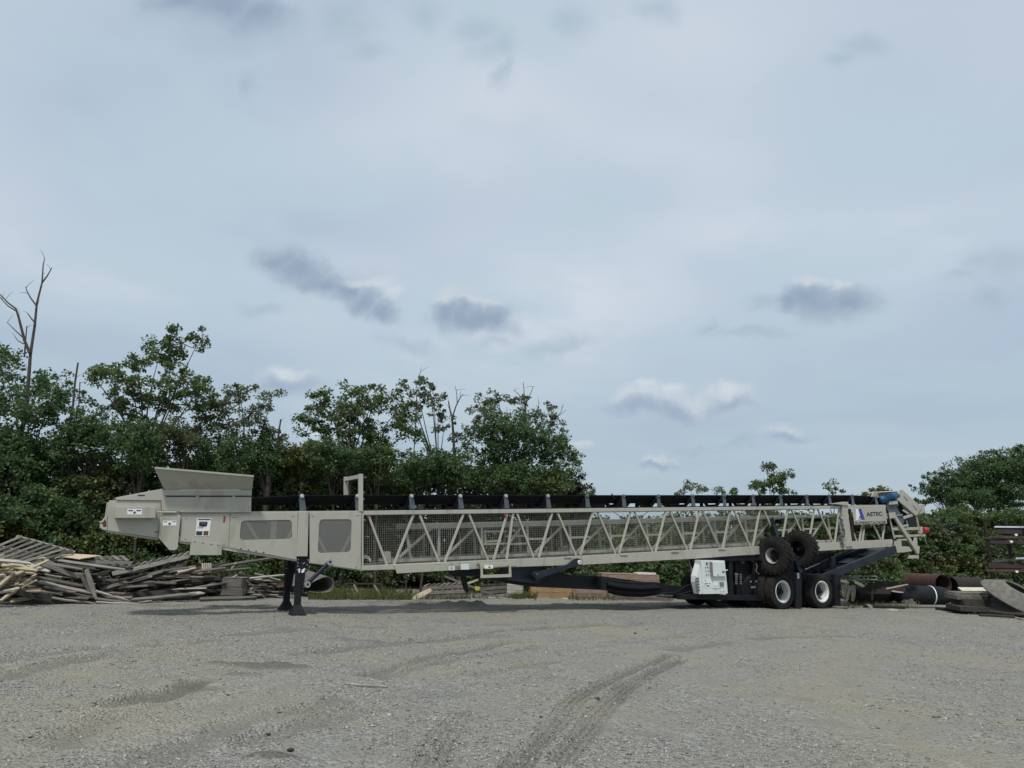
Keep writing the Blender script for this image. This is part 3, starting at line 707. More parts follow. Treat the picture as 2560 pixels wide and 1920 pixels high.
OUT = [c3(90, 475) + c3(298, 1035), c3(590, 470) + c3(368, 1040), c3(655, 470) + c3(872, 995), c3(1143, 465) + c3(938, 995), c3(1203, 465) + c3(1413, 975),
       c3(1627, 460) + c3(1478, 970), c3(1692, 455) + c3(1622, 960), c3(1733, 455) + c3(1917, 945), c3(2123, 455) + c3(1978, 945), c4(192, 450) + c4(397, 925),
       c4(582, 445) + c4(447, 920), c4(637, 445) + c4(832, 903), c4(1002, 440) + c4(877, 898), c4(1045, 438) + c4(1241, 883), c4(1391, 432) + c4(1278, 883),
       c4(1434, 430) + c4(1627, 868), c4(1762, 425) + c4(1663, 863), c4(1799, 425) + c4(1992, 853), c4(2107, 420) + c4(2028, 840), c5(366, 368) + c5(578, 838),
       c5(702, 362) + c5(608, 820), c5(743, 360) + c5(938, 800), c5(1057, 355) + c5(972, 798), c5(1098, 352) + c5(1283, 770), c5(1392, 350) + c5(1318, 765),
       c5(1433, 350) + c5(1612, 755), c5(1712, 348) + c5(1645, 750), c5(1749, 345) + c5(1930, 748), c5(2012, 342) + c5(1958, 748),
       c6(657, 900) + c6(612, 1195), c6(848, 900) + c6(975, 1170), c6(1042, 900) + c6(1012, 1170), c6(478, 975) + c6(563, 1200), c6(690, 980) + c6(665, 1195)]
for (x0, y0, x1, y1) in OUT:
    beam('truss_brace', (x0, y0), (x1, y1), 0.052, 0.05, 0.012)
for (x, y) in (c3(85, 490), c3(1605, 478)):
    decal('red_strap', [(x - 3, y - 5), (x + 2, y - 5), (x + 4, y + 4), (x + 1, y + 7)], -0.008, REDTAG, root, 0.012)
for x0, y0 in [c4(310, 943), c4(930, 915), c4(1495, 884), c4(2015, 852), c5(40, 865), c3(1620, 978), c3(855, 1018)]:
    plate('gusset', rect(x0 - 9, y0 - 1.5, x0 + 9, y0 + 1.5), -0.045, -0.021)
# wire guards, one panel for every other bay
def wire_guard(x0, x1, w, step=0.052, far=False):
    yt = lambda x: 1287 - (x - 906) * 0.0129
    yb = lambda x: 1415 - (x - 904) * 0.0498
    a0, a1 = M(x0, yt(x0), w), M(x1, yt(x1), w); b0, b1 = M(x0, yb(x0), w), M(x1, yb(x1), w)
    g_ = G(); Ln = a1[0] - a0[0]; n_ = int(Ln / step)
    for i in range(n_ + 1):
        s_ = i / n_; g_.bar(a0 + (a1 - a0) * s_, b0 + (b1 - b0) * s_, 0.0038, 0.0038)
    H_ = a0[2] - b0[2]; k_ = int(H_ / step)
    for j in range(k_ + 1):
        s_ = j / k_; g_.bar(a0 + (b0 - a0) * s_ + (0, 0.0085, 0), a1 + (b1 - a1) * s_ + (0, 0.0085, 0), 0.0038, 0.0038)
    return g_.build('wire_guard', WIRE, root)
gx = [907, 1040, 1165, 1277, 1387, 1488, 1581, 1669, 1752, 1831, 1905]
for a, b in zip(gx[:-1], gx[1:]): wire_guard(a, b, 0.075)
plate('guard_frame', [(904.5, 1287), (909, 1287), (909, 1415), (904.5, 1415)], -0.012, 0.03)
# --- telescoping inner truss
WI = 0.22
ICH = [c3(550, 570), c3(2212, 535), (1680, 1294.6), (1756, 1291.5), (1760, 1292), (2108, 1286), (2108, 1291.5), (1762, 1302), (1745, 1304.5), (1680, 1306), c3(2212, 595), c3(550, 635)]
plate('inner_top_chord', ICH, WI, WI + 0.09, BEIGE)
plate('inner_top_chord', ICH, 0, 0.09, BEIGE_D).location = (0, WT - WI - 0.09, 0)
ILC = [c3(345, 968), c3(2212, 885), (1680, 1366), (1888, 1357), (2100, 1349), (2100, 1355.5), (1888, 1364), (1680, 1373), c3(2212, 915), c3(345, 1005)]
plate('inner_bottom_chord', ILC, WI, WI + 0.09, BEIGE)
plate('inner_bottom_chord', ILC, 0, 0.09, BEIGE_D).location = (0, WT - WI - 0.09, 0)
plate('end_stop', [c3(265, 880), c3(340, 880), c3(345, 1005), c3(310, 1012), c3(285, 990)], WI - 0.02, WI + 0.12)
beam('inner_mid_rail', c3(1865, 740), c3(2060, 737), 0.05, 0.05, WI + 0.02)
MID = [(345, 725, 555, 718), (785, 708, 985, 700), (1195, 694, 1395, 690), (1590, 682, 1760, 676), (1950, 668, 2110, 662)]
for a, b, c_, d_ in MID: beam('inner_mid_rail', c4(a, b), c4(c_, d_), 0.055, 0.05, WI + 0.02)
for a, b, c_, d_ in ((145, 640, 300, 636), (525, 628, 690, 622), (905, 612, 1060, 605), (1270, 605, 1420, 598), (1585, 590, 1720, 586), (1900, 580, 2060, 575)): beam('inner_mid_rail', c5(a, b), c5(c_, d_), 0.055, 0.05, WI + 0.021)
IPO = [c3(870, 628) + c3(870, 935), c3(1343, 615) + c3(1350, 920), c3(1846, 600) + c3(1862, 895), c3(517, 680) + c3(558, 960), c4(325, 595) + c4(345, 900), c4(765, 580) + c4(790, 868),
       c4(1175, 570) + c4(1200, 850), c4(1565, 555) + c4(1596, 838), c4(1925, 530) + c4(1956, 815), c5(505, 482) + c5(535, 785), c5(875, 475) + c5(905, 760), c5(1218, 455) + c5(1245, 740),
       c5(1558, 455) + c5(1590, 725), c5(1870, 445) + c5(1905, 715)]
for (a, b, c_, d_) in IPO: beam('inner_post', (a, b), (c_, d_), 0.062, 0.05, WI + 0.022)
IDG = [c3(430, 948) + c3(775, 632), c3(945, 938) + c3(1255, 630), c3(1565, 905) + c3(1770, 620), c3(1938, 892) + c3(2230, 600), c4(418, 875) + c4(692, 590), c4(845, 860) + c4(1098, 580),
       c4(1250, 845) + c4(1485, 570), c4(1645, 820) + c4(1885, 537), c4(2035, 775) + c4(2230, 535), c5(618, 745) + c5(832, 482), c5(985, 732) + c5(1200, 460), c5(1390, 640) + c5(1525, 460), c5(1670, 700) + c5(1835, 455)]
for (a, b, c_, d_) in IDG: beam('inner_brace', (a, b), (c_, d_), 0.06, 0.045, WI + 0.024)
# small sub-frame in the inner truss
for a, b, c_, d_ in ((1365, 660, 1720, 650), (1390, 770, 1560, 760), (1365, 800, 1640, 790), (1655, 797, 1850, 790), (1615, 712, 1810, 706)): beam('sub_frame_rail', c3(a, b), c3(c_, d_), 0.05, 0.04, WI + 0.03)
beam('sub_frame_rail', c3(1380, 640), c3(1385, 800), 0.05, 0.04, WI + 0.028)
# far side of the inner truss
for px in (1100, 1210, 1325, 1430, 1528, 1620, 1708, 1790, 1870, 1940, 2010):
    a = M(px, 1315 - (px - 1024) * 0.023, WI); b = M(px + 6, 1400 - (px - 978) * 0.0472, WI)
    G().bar(a + (0, WT - 2 * WI - 0.05, 0), b + (0, WT - 2 * WI - 0.05, 0), 0.05, 0.04).build('inner_post', BEIGE_D, root)
# return belt and rollers hanging inside
ra = M(985, 1330, WT / 2); rb = M(2190, 1292, WT / 2)
G().frame((ra + rb) / 2, (rb - ra) / 2, (0, 0.26, 0), (0, 0, 0.007)).build('return_belt', RUBBER_BELT, root)
for i in range(9):
    p = ra + (rb - ra) * (0.05 + 0.11 * i)
    G().tube([p + (0, -0.3, -0.06), p + (0, 0.3, -0.06)], 0.05, 10).build('return_roller', NAVY, root, True)
    G().bar(p + (0.0, -0.29, 0.25), p + (0.0, -0.29, -0.1), 0.05, 0.02).build('roller_hanger', NAVY, root)

# --- troughed carrying belt and its idlers
BT = [(628, 1245.5, 1262.5), (690, 1242, 1261), (755, 1239.5, 1260.8), (905, 1239, 1260.2), (1100, 1239, 1259.8), (1463, 1239.3, 1257.5), (1850, 1239, 1257.5), (2060, 1239, 1258.5), (2132, 1239, 1259.5), (2190, 1243.5, 1261), (2232, 1250, 1264)]
g_ = G(); sec = []
for (px, yt, yb) in BT:
    a = M(px, yt, 0.10); b = M(px, yb, 0.34)
    sec.append([a, b, (b[0], WT - 0.34, b[2]), (a[0], WT - 0.10, a[2])])
th = np.array([0, 0, 0.018])
vs = []; fs = []
for q in sec: vs += [vec(p) for p in q] + [vec(p) + th for p in q]
for i in range(len(sec) - 1):
    k = 8 * i
    for j in range(3):
        fs += [(k + j, k + j + 1, k + 8 + j + 1, k + 8 + j), (k + 4 + j, k + 12 + j, k + 12 + j + 1, k + 4 + j + 1)]
    fs += [(k, k + 8, k + 12, k + 4), (k + 3, k + 7, k + 15, k + 11)]
g_.add(vs, fs).build('carrying_belt', RUBBER_BELT, root)
IDL = [755, 894, 1029, 1151, 1265, 1370, 1468, 1559, 1646, 1732, 1810, 1883, 1952, 2017, 2074, 2131, 2190]
for px in IDL:
    big = px < 1500
    top_ = 1236.5 if px < 2140 else 1241
    yc = 1276 - (px - 905) * 0.0106 if px > 905 else 1278
    base = M(px + 3, yc, 0.03); tp = M(px, top_, 0.05)
    idl = G()
    hw = 0.055
    rr = np.array([1, 0, 0])
    idl.prism3([base - rr * 0.075, base + rr * 0.075, tp + rr * 0.05 - (0, 0, 0.03), tp + rr * 0.035, tp - rr * 0.035, tp - rr * 0.05 - (0, 0, 0.03)], (0, 0.02, 0))
    o = idl.build('idler_bracket', GREYSTEEL, root, bevel=0.004)
    G().lathe([(0.001, -0.03), (0.045, -0.025), (0.05, 0.0), (0.045, 0.05), (0.001, 0.055)], tp + (0, 0.0, -0.035), (0, 1, -0.35), 12).build('idler_cap', GALV if px < 1400 else GREYSTEEL, o, True)
    G().tube([tp + (0, 0.06, -0.06), M(px, 1264, 0.0) * (1, 0, 1) + (0, 0.33, 0.0)], 0.055, 10).build('idler_roll', NAVY, o, True)
    z_ = M(px, 1266, 0.3)[2]
    G().tube([(tp[0], 0.36, z_), (tp[0], WT - 0.36, z_)], 0.055, 10).build('idler_roll', NAVY, o, True)
    G().tube([(tp[0], WT - 0.33, z_), (tp[0], WT - 0.09, tp[2] - 0.05)], 0.055, 10).build('idler_roll', NAVY, o, True)
    G().prism3([(base[0] - 0.08, WT - 0.06, base[2]), (base[0] + 0.08, WT - 0.06, base[2]), (tp[0] + 0.035, WT - 0.06, tp[2]), (tp[0] - 0.035, WT - 0.06, tp[2])], (0, 0.02, 0)).build('idler_bracket', BLACK, root)
    # dark webs either side of the belt trough
    for (sg) in (-1, 1):
        G().prism3([(base[0] + sg * 0.02, 0.30, base[2] + 0.0), (base[0] + sg * 0.02, WT - 0.3, base[2]), (base[0] + sg * 0.02, WT - 0.42, z_ - 0.03), (base[0] + sg * 0.02, 0.42, z_ - 0.03)], (sg * 0.012, 0, 0)).build('idler_web', BLACK, o)
for px in range(1500, 1700, 62):   # hoppers hanging below the belt between the idlers
    a = M(px - 14, 1258, 0.38); b = M(px + 14, 1258, 0.38); c_ = M(px + 6, 1268, 0.38); d_ = M(px - 6, 1268, 0.38)
    G().prism3([a, b, c_, d_], (0, 0.3, 0)).build('belt_wiper', BLACK, root)
pl = M(1529, 1234, 0.06); G().tube([pl, M(1535, 1247, 0.05)], 0.02, 8).build('limit_switch', BLACK, root, True)

# --- landing legs at the tail end
def landing_leg(dw, nm):
    lw = 0.02 + dw
    q = lambda x, y, o_=0.0: M(x, y, 0.02) + (0, dw + o_, 0)
    lg = G().prism3([q(741, 1389), q(773.5, 1390.5), (q(772, 1411)), q(767, 1430), q(741, 1430)], (0, 0.16, 0)).build(nm, BLACK, root, bevel=0.006)
    G().prism3([q(741.5, 1430), q(764, 1430), q(757, 1478), q(755.5, 1480), q(738, 1480), q(738.5, 1478)], (0, 0.14, 0)).build('leg_tube', BLACK, lg, bevel=0.006)
    G().prism3([q(738.4, 1480), q(753.5, 1480), q(752, 1513), q(737, 1513)], (0, 0.12, 0)).build('inner_tube', BLACK, lg, bevel=0.006)
    c_ = (q(744, 1534) + q(744, 1534, 0.12)) / 2; t_ = (q(745, 1512) + q(745, 1512, 0.12)) / 2
    wpt = ORG + HD * c_[0] + WD * c_[1]; c_[2] = gz(wpt[0], wpt[1]) - 0.01
    g_ = G(); 
    vs = [t_ + (a * 0.07, b * 0.06, 0) for a, b in ((-1, -1), (1, -1), (1, 1), (-1, 1))] + [c_ + (a * 0.15, b * 0.15, 0.03) for a, b in ((-1, -1), (1, -1), (1, 1), (-1, 1))]
    g_.add(vs, [(0, 1, 2, 3), (7, 6, 5, 4)] + [(i, i + 4, (i + 1) % 4 + 4, (i + 1) % 4) for i in range(4)])
    g_.frame(c_ + (0, 0, 0.015), (0.16, 0, 0), (0, 0.16, 0), (0, 0, 0.016))
    g_.build('foot', BLACK, lg)
    for x, y in ((745, 1399), (769, 1400), (744, 1407), (767, 1412), (743.5, 1415), (757, 1409), (760, 1407), (743, 1425), (764, 1424)):
        G().lathe([(0.001, -0.02), (0.012, -0.018), (0.014, 0.0)], q(x, y, 0.0), (0, 1, 0), 8).build('bolt', GALV, lg)
    return lg
lg = landing_leg(-0.02, 'landing_leg'); landing_leg(WT - 0.16, 'landing_leg')
decal('label', [(746, 1422), (750, 1421), (750, 1431), (747, 1432)], -0.004, LABEL, lg); decal('label', [(755, 1424), (763, 1420), (760, 1431), (753, 1432)], -0.0035, LABEL, lg)
bt = G().tube([M(823, 1405, -0.05), M(768, 1460, -0.02)], 0.045, 12).build('leg_brace', NAVY, root, True)
for p in (M(823, 1405, -0.05), M(767, 1461, -0.02)): G().lathe([(0.03, -0.07), (0.065, -0.07), (0.065, 0.07), (0.03, 0.07), (0.03, -0.07)], p, (0, 1, 0), 16).build('brace_eye', GALV, bt, True)
ax0 = M(752, 1475, 0.1); G().bar(ax0, ax0 + (0, WT - 0.2, 0), 0.08, 0.08, (0, 0, 1)).build('leg_cross_tube', BLACK, root)
# hanging service frame and labels on the lower chord
for a, b in (((1203, 1411), (1205, 1443)), ((1274, 1408), (1275.5, 1440))):
    p = M(*a, -0.22); q = M(*b, -0.22); G().bar(p, q, 0.05, 0.05).build('service_frame_post', BEIGE, root, bevel=0.004)
    G().bar(p + (0, 0.025, 0.03), p * (1, 0, 1) + (0, -0.03, 0.03), 0.05, 0.05, (0, 0, 1)).build('service_frame_arm', BEIGE, root)
G().bar(M(1202, 1441.5, -0.22), M(1277.5, 1439, -0.22), 0.07, 0.06).build('service_frame_rail', BEIGE, root, bevel=0.004)
G().bar(M(1202, 1413, -0.222), M(1271, 1409.5, -0.222), 0.09, 0.05).build('service_frame_rail', BEIGE, root, bevel=0.004)
decal('label', rect(1211, 1412.5, 1233, 1421.5), -0.254, LABEL, root); decal('print', [(1223, 1414), (1227, 1420), (1221, 1419)], -0.258, INK, root)
decal('label', rect(1122, 1416, 1136, 1425.5), -0.0445, LABEL, root); decal('label', rect(1152.5, 1409.5, 1172.5, 1424), -0.0445, WHITE, root)
decal('label', rect(1138.5, 1415, 1151, 1424.5), -0.0445, SCREEN, root)
for i in range(3): decal('print', rect(1125, 1418 + 2.2 * i, 1133, 1418.8 + 2.2 * i), -0.0485, GREYINK, root)
for dy in (0, 4.5): G().tube([M(907, 1391 + dy, 0.3), M(914, 1389 + dy, 0.3), M(921, 1392 + dy, 0.3), M(926, 1400 + dy, 0.3)], 0.018, 8).build('cable_end', LABEL, root, True)

# --- black undercarriage: draw beam, lever, hoses
def solid(name, pts, w0, w1, m=BLACK, parent=root, bevel=0.006): return plate(name, pts, w0, w1, m, parent, bevel)
solid('draw_beam', [(1290, 1418), (1350, 1417), (1429, 1437.7), (1508, 1441), (1653, 1460), (1745, 1470), (1745, 1489), (1485, 1474), (1329, 1467), (1262, 1456), (1216, 1447), (1216, 1442), (1262, 1442)], 0.25, 0.85)
solid('hitch_block', [(1151, 1425), (1210, 1422), (1210, 1438), (1175, 1440), (1158, 1442)], 0.15, 0.9)
solid('hitch_leg', [(1154, 1440), (1164, 1440), (1170, 1464), (1174, 1478), (1166, 1480), (1160, 1464)], 0.45, 0.55)
solid('beam_side_plate', [(1276, 1419), (1350, 1415.5), (1352, 1440), (1345, 1460), (1262, 1450), (1276, 1443)], 0.12, 0.2, NAVY)
lev = solid('lift_lever', [(1338, 1433), (1346, 1429), (1420, 1411), (1436, 1398), (1444, 1395.5), (1453, 1398), (1456.5, 1406), (1454, 1413), (1440, 1416), (1360, 1442), (1350, 1450), (1340, 1448)], -0.10, -0.045, NAVY)
G().lathe([(0.02, -0.03), (0.055, -0.03), (0.055, 0.05)], M(1448.5, 1405.5, -0.105), (0, 1, 0), 20).build('pivot_pin', LABEL, lev, True)
G().lathe([(0.0, -0.035), (0.022, -0.032), (0.022, 0.03)], M(1448.5, 1405.5, -0.107), (0, 1, 0), 14).build('pin_head', INK, lev, True)
G().lathe([(0.0, -0.06), (0.05, -0.06), (0.07, -0.04), (0.105, -0.04), (0.105, 0.22)], M(1344, 1439, -0.09), (0, 1, 0), 24).build('lever_hub', NAVY, lev, True)
for k, (dy, dx, ww) in enumerate(((0, 0, 0.05), (9, 5, 0.0), (20, -3, 0.08), (30, 8, 0.03), (38, 14, 0.1), (15, 10, -0.05), (24, 6, 0.12))):
    pts = [M(1508 + dx, 1449 + dy * 0.75, 0.1 + ww), M(1530 + dx, 1452 + dy * 0.85, 0.06 + ww), M(1565, 1457 + dy * 0.8, 0.05 + ww), M(1605, 1459 + dy * 0.78, 0.06 + ww), M(1640, 1459 + dy * 0.65, 0.1 + ww), M(1652, 1462 + dy * 0.5, 0.2)]
    G().tube(pts, 0.05, 8).build('hose', RUBBER_BELT, root, True)
solid('hose_bracket', [(1502, 1442), (1515, 1443), (1517, 1476), (1504, 1474)], 0.0, 0.25, BLACK)
G().tube([M(1640, 1484, 0.12), M(1690, 1481, 0.1), M(1712, 1466, 0.08), M(1742, 1455, 0.05)], 0.022, 8).build('cable', BLACK, root, True)
G().tube([M(1660, 1486, 0.1), M(1700, 1485, 0.1), M(1742, 1475, 0.05)], 0.02, 8).build('cable', BLACK, root, True)
# --- axle carriage
WN = -0.35
solid('carriage_deck', [(1700, 1486), (1905, 1489), (2092, 1492), (2092, 1502), (1905, 1502), (1700, 1498)], -0.05, 0.25, BLACK)
G().box(M(1700, 1498, 0.25) * (1, 0, 1) + (0, 0.25, 0), M(2092, 1492, 0.25) * (1, 0, 1) + (0, WT + 0.2, 0)).build('carriage_deck', BLACK, root)
solid('saddle_beam', [(1730, 1398), (1752, 1389), (1765, 1391), (1900, 1389), (1900, 1402), (1760, 1402), (1740, 1420), (1735, 1440), (1733, 1486), (1745, 1486), (1745, 1440)], 0.02, 0.16)
solid('rear_wall', [(1745, 1398), (2086, 1380), (2090, 1490), (1745, 1488)], 0.75, 0.80)
for x in (1745, 1822, 1884, 1992, 2080): solid('frame_post', [(x, 1394), (x + 9, 1394), (x + 12, 1490), (x + 3, 1490)], 0.06, 0.18)
solid('power_pack', [(1838, 1402), (1882, 1400), (1886, 1448), (1842, 1450)], 0.22, 0.7, BLACK)
solid('tank', [(1840, 1456), (1900, 1455), (1900, 1490), (1842, 1490)], 0.15, 0.7, BLACK)
for x in (1838, 1849):
    for k in range(5):
        G().tube([M(x, 1437 + k * 5.5, 0.05), M(x + 5, 1438 + k * 5.5, 0.02)], 0.03, 8).build('hydraulic_fitting', GREYSTEEL, root, True)
G().lathe([(0.001, -0.03), (0.04, -0.02), (0.04, 0.06)], M(1842, 1436, 0.05), (0, 1, 0), 12).build('gauge', GREYSTEEL, root, True)
solid('small_box', [(1855, 1402), (1861, 1402), (1862, 1409), (1856, 1409)], 0.1, 0.2, GREYSTEEL)
decal('label', [(1879, 1466), (1889, 1465.5), (1889, 1470), (1879, 1470.5)], 0.045, GALV, root, 0.03)
decal('label', [(1880, 1394), (1884, 1394), (1885, 1405), (1881, 1405)], 0.045, GREYSTEEL, root, 0.03)
decal('label', [(1889, 1452), (1893, 1451), (1893, 1456), (1890, 1456)], 0.045, GALV, root, 0.03)
G().tube([M(1886, 1402, 0.1), M(1893, 1415, 0.02), M(1890, 1428, 0.0), M(1898, 1436, -0.05)], 0.018, 8).build('hose', ROLLER, root, True)
G().tube([M(1884, 1425, 0.1), M(1890, 1433, 0.0), M(1900, 1435, -0.05)], 0.018, 8).build('hose', BLACK, root, True)
# control cabinet
CW = -0.28
cab = empty('control_cabinet', M(1790, 1485, CW)); cab.parent = root
ofs = -M(1790, 1485, CW)
def cpart(name, pts, w0, w1, m, par=None, bevel=0.0, far=None):
    o = G().prism3([p + ofs for p in Ms(pts, w0)], (0, w1 - w0, 0)).build(name, m, cab, bevel=bevel); return o
g_ = G()
fr = [p + ofs for p in Ms([(1753, 1400.5), (1812, 1401.5), (1820, 1484), (1759, 1485.5)], CW)]
bk = [fr[0] + (0.05, 0.5, -0.0), fr[1] + (0, 0.5, 0), fr[2] + (0, 0.5, 0), fr[3] + (0, 0.5, 0)]
md = [fr[0] + (0, 0.12, 0)]
g_.add(fr + bk, [(0, 1, 2, 3), (7, 6, 5, 4), (0, 4, 5, 1), (1, 5, 6, 2), (2, 6, 7, 3), (3, 7, 4, 0)])
g_.build('cabinet_body', WHITE, cab, bevel=0.008)
cpart('hood_side', [(1752.5, 1401), (1741, 1440), (1741, 1455), (1748, 1485), (1758, 1485)], CW + 0.08, CW + 0.30, WHITE)
s8 = 2212 / 260.0
c8 = lambda x, y: (1720 + x / s8, 1380 + y / s8)
def crect(x0, y0, x1, y1, sl=0.075):   # follow the cabinet's own edges
    return [c8(x0 + sl * 0, y0), c8(x1, y0), c8(x1 + sl * (y1 - y0), y1), c8(x0 + sl * (y1 - y0), y1)]
cpart('door', crect(525, 215, 785, 520, 0.05), CW - 0.06, CW - 0.002, WHITE, bevel=0.006)
cpart('door_edge', crect(485, 212, 520, 520, 0.06), CW - 0.055, CW - 0.002, GREYINK)
cpart('switch', [c8(395, 225), c8(420, 225), c8(424, 262), c8(398, 262)], CW - 0.03, CW, INK)
for yy, xs_, sz in ((330, (370, 415, 460), 15), (405, (378, 422, 465), 11), (485, (385, 428), 12)):
    for x_ in xs_:
        q = M(*c8(x_, yy), CW) + ofs
        G().lathe([(0.001, -0.02), (0.006 + sz * 0.0006, -0.018), (0.006 + sz * 0.0006, 0.0)], q, (0, 1, 0), 10).build('push_button', INK if yy > 350 else GREYSTEEL, cab, True)
cpart('lock', [c8(630, 478), c8(655, 478), c8(650, 502), c8(640, 504)], CW - 0.066, CW - 0.06, INK)
cpart('latch_plate', crect(728, 398, 778, 445), CW - 0.066, CW - 0.06, GREYINK)
cpart('handle', [c8(780, 380), c8(845, 375), c8(848, 392), c8(782, 400)], CW - 0.05, CW - 0.02, LABEL)
cpart('label', crect(325, 585, 490, 760, 0.02), CW - 0.006, CW - 0.002, LABEL)
for q_ in ([(345, 680), (425, 655), (428, 668), (370, 690)], [(335, 715), (352, 715), (354, 735), (338, 735)], [(385, 715), (450, 705), (470, 725), (400, 735)], [(450, 655), (470, 655), (472, 675), (452, 672)], [(360, 600), (382, 600), (384, 620), (363, 620)], [(332, 645), (346, 645), (348, 660), (334, 660)]):
    cpart('print', [c8(*p) for p in q_], CW - 0.010, CW - 0.006, INK)
cpart('label', crect(530, 640, 630, 720, 0.05), CW - 0.006, CW - 0.002, LABEL)
cpart('meter', crect(685, 640, 765, 715, 0.03), CW - 0.03, CW - 0.002, GREYINK, bevel=0.004)
cpart('seam', crect(510, 775, 700, 783, 0.0), CW - 0.005, CW - 0.001, GREYINK)
for x_, y_ in ((595, 802), (512, 580), (530, 632), (695, 845), (755, 838)):
    cpart('print', [c8(x_ - 9, y_ - 9), c8(x_ + 9, y_ - 9), c8(x_ + 9, y_ + 9), c8(x_ - 9, y_ + 9)], CW - 0.006, CW - 0.002, GREYINK)
for k in range(5):
    y_ = 560 + 62 * k
    q = M(*c8(215 + 5 * k, y_), CW + 0.07) + ofs
    G().tube([q + (0.02, 0, 0), q + (-0.05, 0, 0.0), q + (-0.09, 0.02, -0.03)], 0.022, 8).build('cable_gland', GREYSTEEL, cab, True)
# --- road wheels
def wheel(c_, axis, R, wdt, rimr, side_out=1, name='road_wheel', lugs=False, rim_m=None):
    a = unit(axis) * side_out                     # a points outwards (towards the visible face)
    hub = empty(name, c_); hub.parent = root
    h = wdt / 2
    prof = [(rimr * 0.98, -h * 0.78), (rimr * 1.08, -h * 0.92), (R * 0.80, -h * 1.0), (R * 0.93, -h * 0.97), (R * 0.985, -h * 0.84), (R, -h * 0.6), (R, h * 0.6), (R * 0.985, h * 0.84), (R * 0.93, h * 0.97), (R * 0.80, h * 1.0), (rimr * 1.08, h * 0.92), (rimr * 0.98, h * 0.78), (rimr * 0.98, -h * 0.78)]
    G().lathe(prof, (0, 0, 0), a, 48).build('tyre', TYRE, hub, True, angle=50)
    if not lugs:
        g_ = G()
        for off in (-0.62, -0.2, 0.2, 0.62):
            g_.lathe([(R - 0.004, off * h - 0.02), (R + 0.006, off * h - 0.03 + 0.012), (R + 0.006, off * h + 0.03), (R - 0.004, off * h + 0.04)], (0, 0, 0), a, 48)
        g_.build('tread', TYRE, hub, True)
    else:
        g_ = G(); b0 = np.array([0, 0, 1.0]); b0 = unit(b0 - a * (b0 @ a)); b1 = np.cross(a, b0); nl = 22
        for k in range(nl):
            for sd_ in (-1, 1):
                t0 = 2 * math.pi * (k + (0.5 if sd_ > 0 else 0)) / nl
                P_ = lambda t_, o_, r_: (b0 * math.cos(t_) + b1 * math.sin(t_)) * r_ + a * o_
                w_ = 0.075 / R
                near = [P_(t0, sd_ * 0.0, R - 0.01), P_(t0 + w_, 0.0, R - 0.01), P_(t0 + w_ + 0.20, sd_ * h * 0.97, R * 0.95), P_(t0 + 0.20, sd_ * h * 0.97, R * 0.95)]
                far_ = [P_(t0 + 0.01, sd_ * 0.0, R + 0.035), P_(t0 + w_ - 0.01, 0.0, R + 0.035), P_(t0 + w_ + 0.19, sd_ * h * 0.97, R * 0.95 + 0.045), P_(t0 + 0.21, sd_ * h * 0.97, R * 0.95 + 0.045)]
                g_.add(near + far_, [(0, 1, 2, 3), (7, 6, 5, 4), (0, 4, 5, 1), (1, 5, 6, 2), (2, 6, 7, 3), (3, 7, 4, 0)])
        g_.build('tread_lugs', TYRE, hub)
    deep = -h * 0.55
    lip = G().lathe([(rimr * 1.10, h * 0.86), (rimr * 1.12, h * 0.97), (rimr * 1.03, h * 0.99), (rimr * 0.98, h * 0.86)], (0, 0, 0), a, 40).build('rim_lip', BLACK if lugs else RIM, hub, True)
    rim = G().lathe([(rimr * 0.98, h * 0.86), (rimr * 0.90, h * 0.70), (rimr * 0.88, h * 0.2), (rimr * 0.84, deep)], (0, 0, 0), a, 40).build('rim', rim_m or RIM, hub, True, angle=40)
    G().lathe([(rimr * 0.86, deep - 0.005), (rimr * 0.80, deep), (rimr * 0.45, deep + 0.03), (rimr * 0.42, deep + 0.03), (rimr * 0.40, deep - 0.04)], (0, 0, 0), a, 32).build('wheel_disc', NAVY if lugs else GREYSTEEL, hub, True)
    G().lathe([(rimr * 0.42, deep - 0.03), (rimr * 0.40, deep + 0.10), (rimr * 0.22, deep + 0.12), (rimr * 0.20, deep + 0.20), (0.001, deep + 0.21)], (0, 0, 0), a, 20).build('hub', BLACK, hub, True)
    b0 = np.array([0, 0, 1.0]); b0 = unit(b0 - a * (b0 @ a)); b1 = np.cross(a, b0)
    for k in range(8):
        t_ = 2 * math.pi * k / 8
        p = (b0 * math.cos(t_) + b1 * math.sin(t_)) * rimr * 0.55 + a * (deep - 0.02)
        G().lathe([(0.001, 0.04), (0.018, 0.035), (0.018, 0)], p, a, 6).build('wheel_nut', BLACK, rim)
    return hub
R = 0.535
AX = (0, 1, 0)
def ground_u(px, w):   # wheel-centre coordinate standing on the ground
    p = M(px, 1481, w); q = ORG + HD * p[0] + WD * w
    return np.array([p[0], w, gz(q[0], q[1]) + R - 0.012])
TW = 0.30
for px in (1958, 2056):
    base = ground_u(px, -0.45)
    for k, w in enumerate((-0.45, -0.45 + 0.36, WT + 0.45 - 0.36, WT + 0.45)):
        c_ = base.copy(); c_[1] = w + (TW / 2 if w < 0.5 else -TW / 2)
        wheel(c_, AX, R, TW, 0.30, -1 if w < 0.5 else 1, 'road_wheel')
    G().tube([(base[0], -0.2, base[2]), (base[0], WT + 0.2, base[2])], 0.065, 12).build('axle', BLACK, root, True)
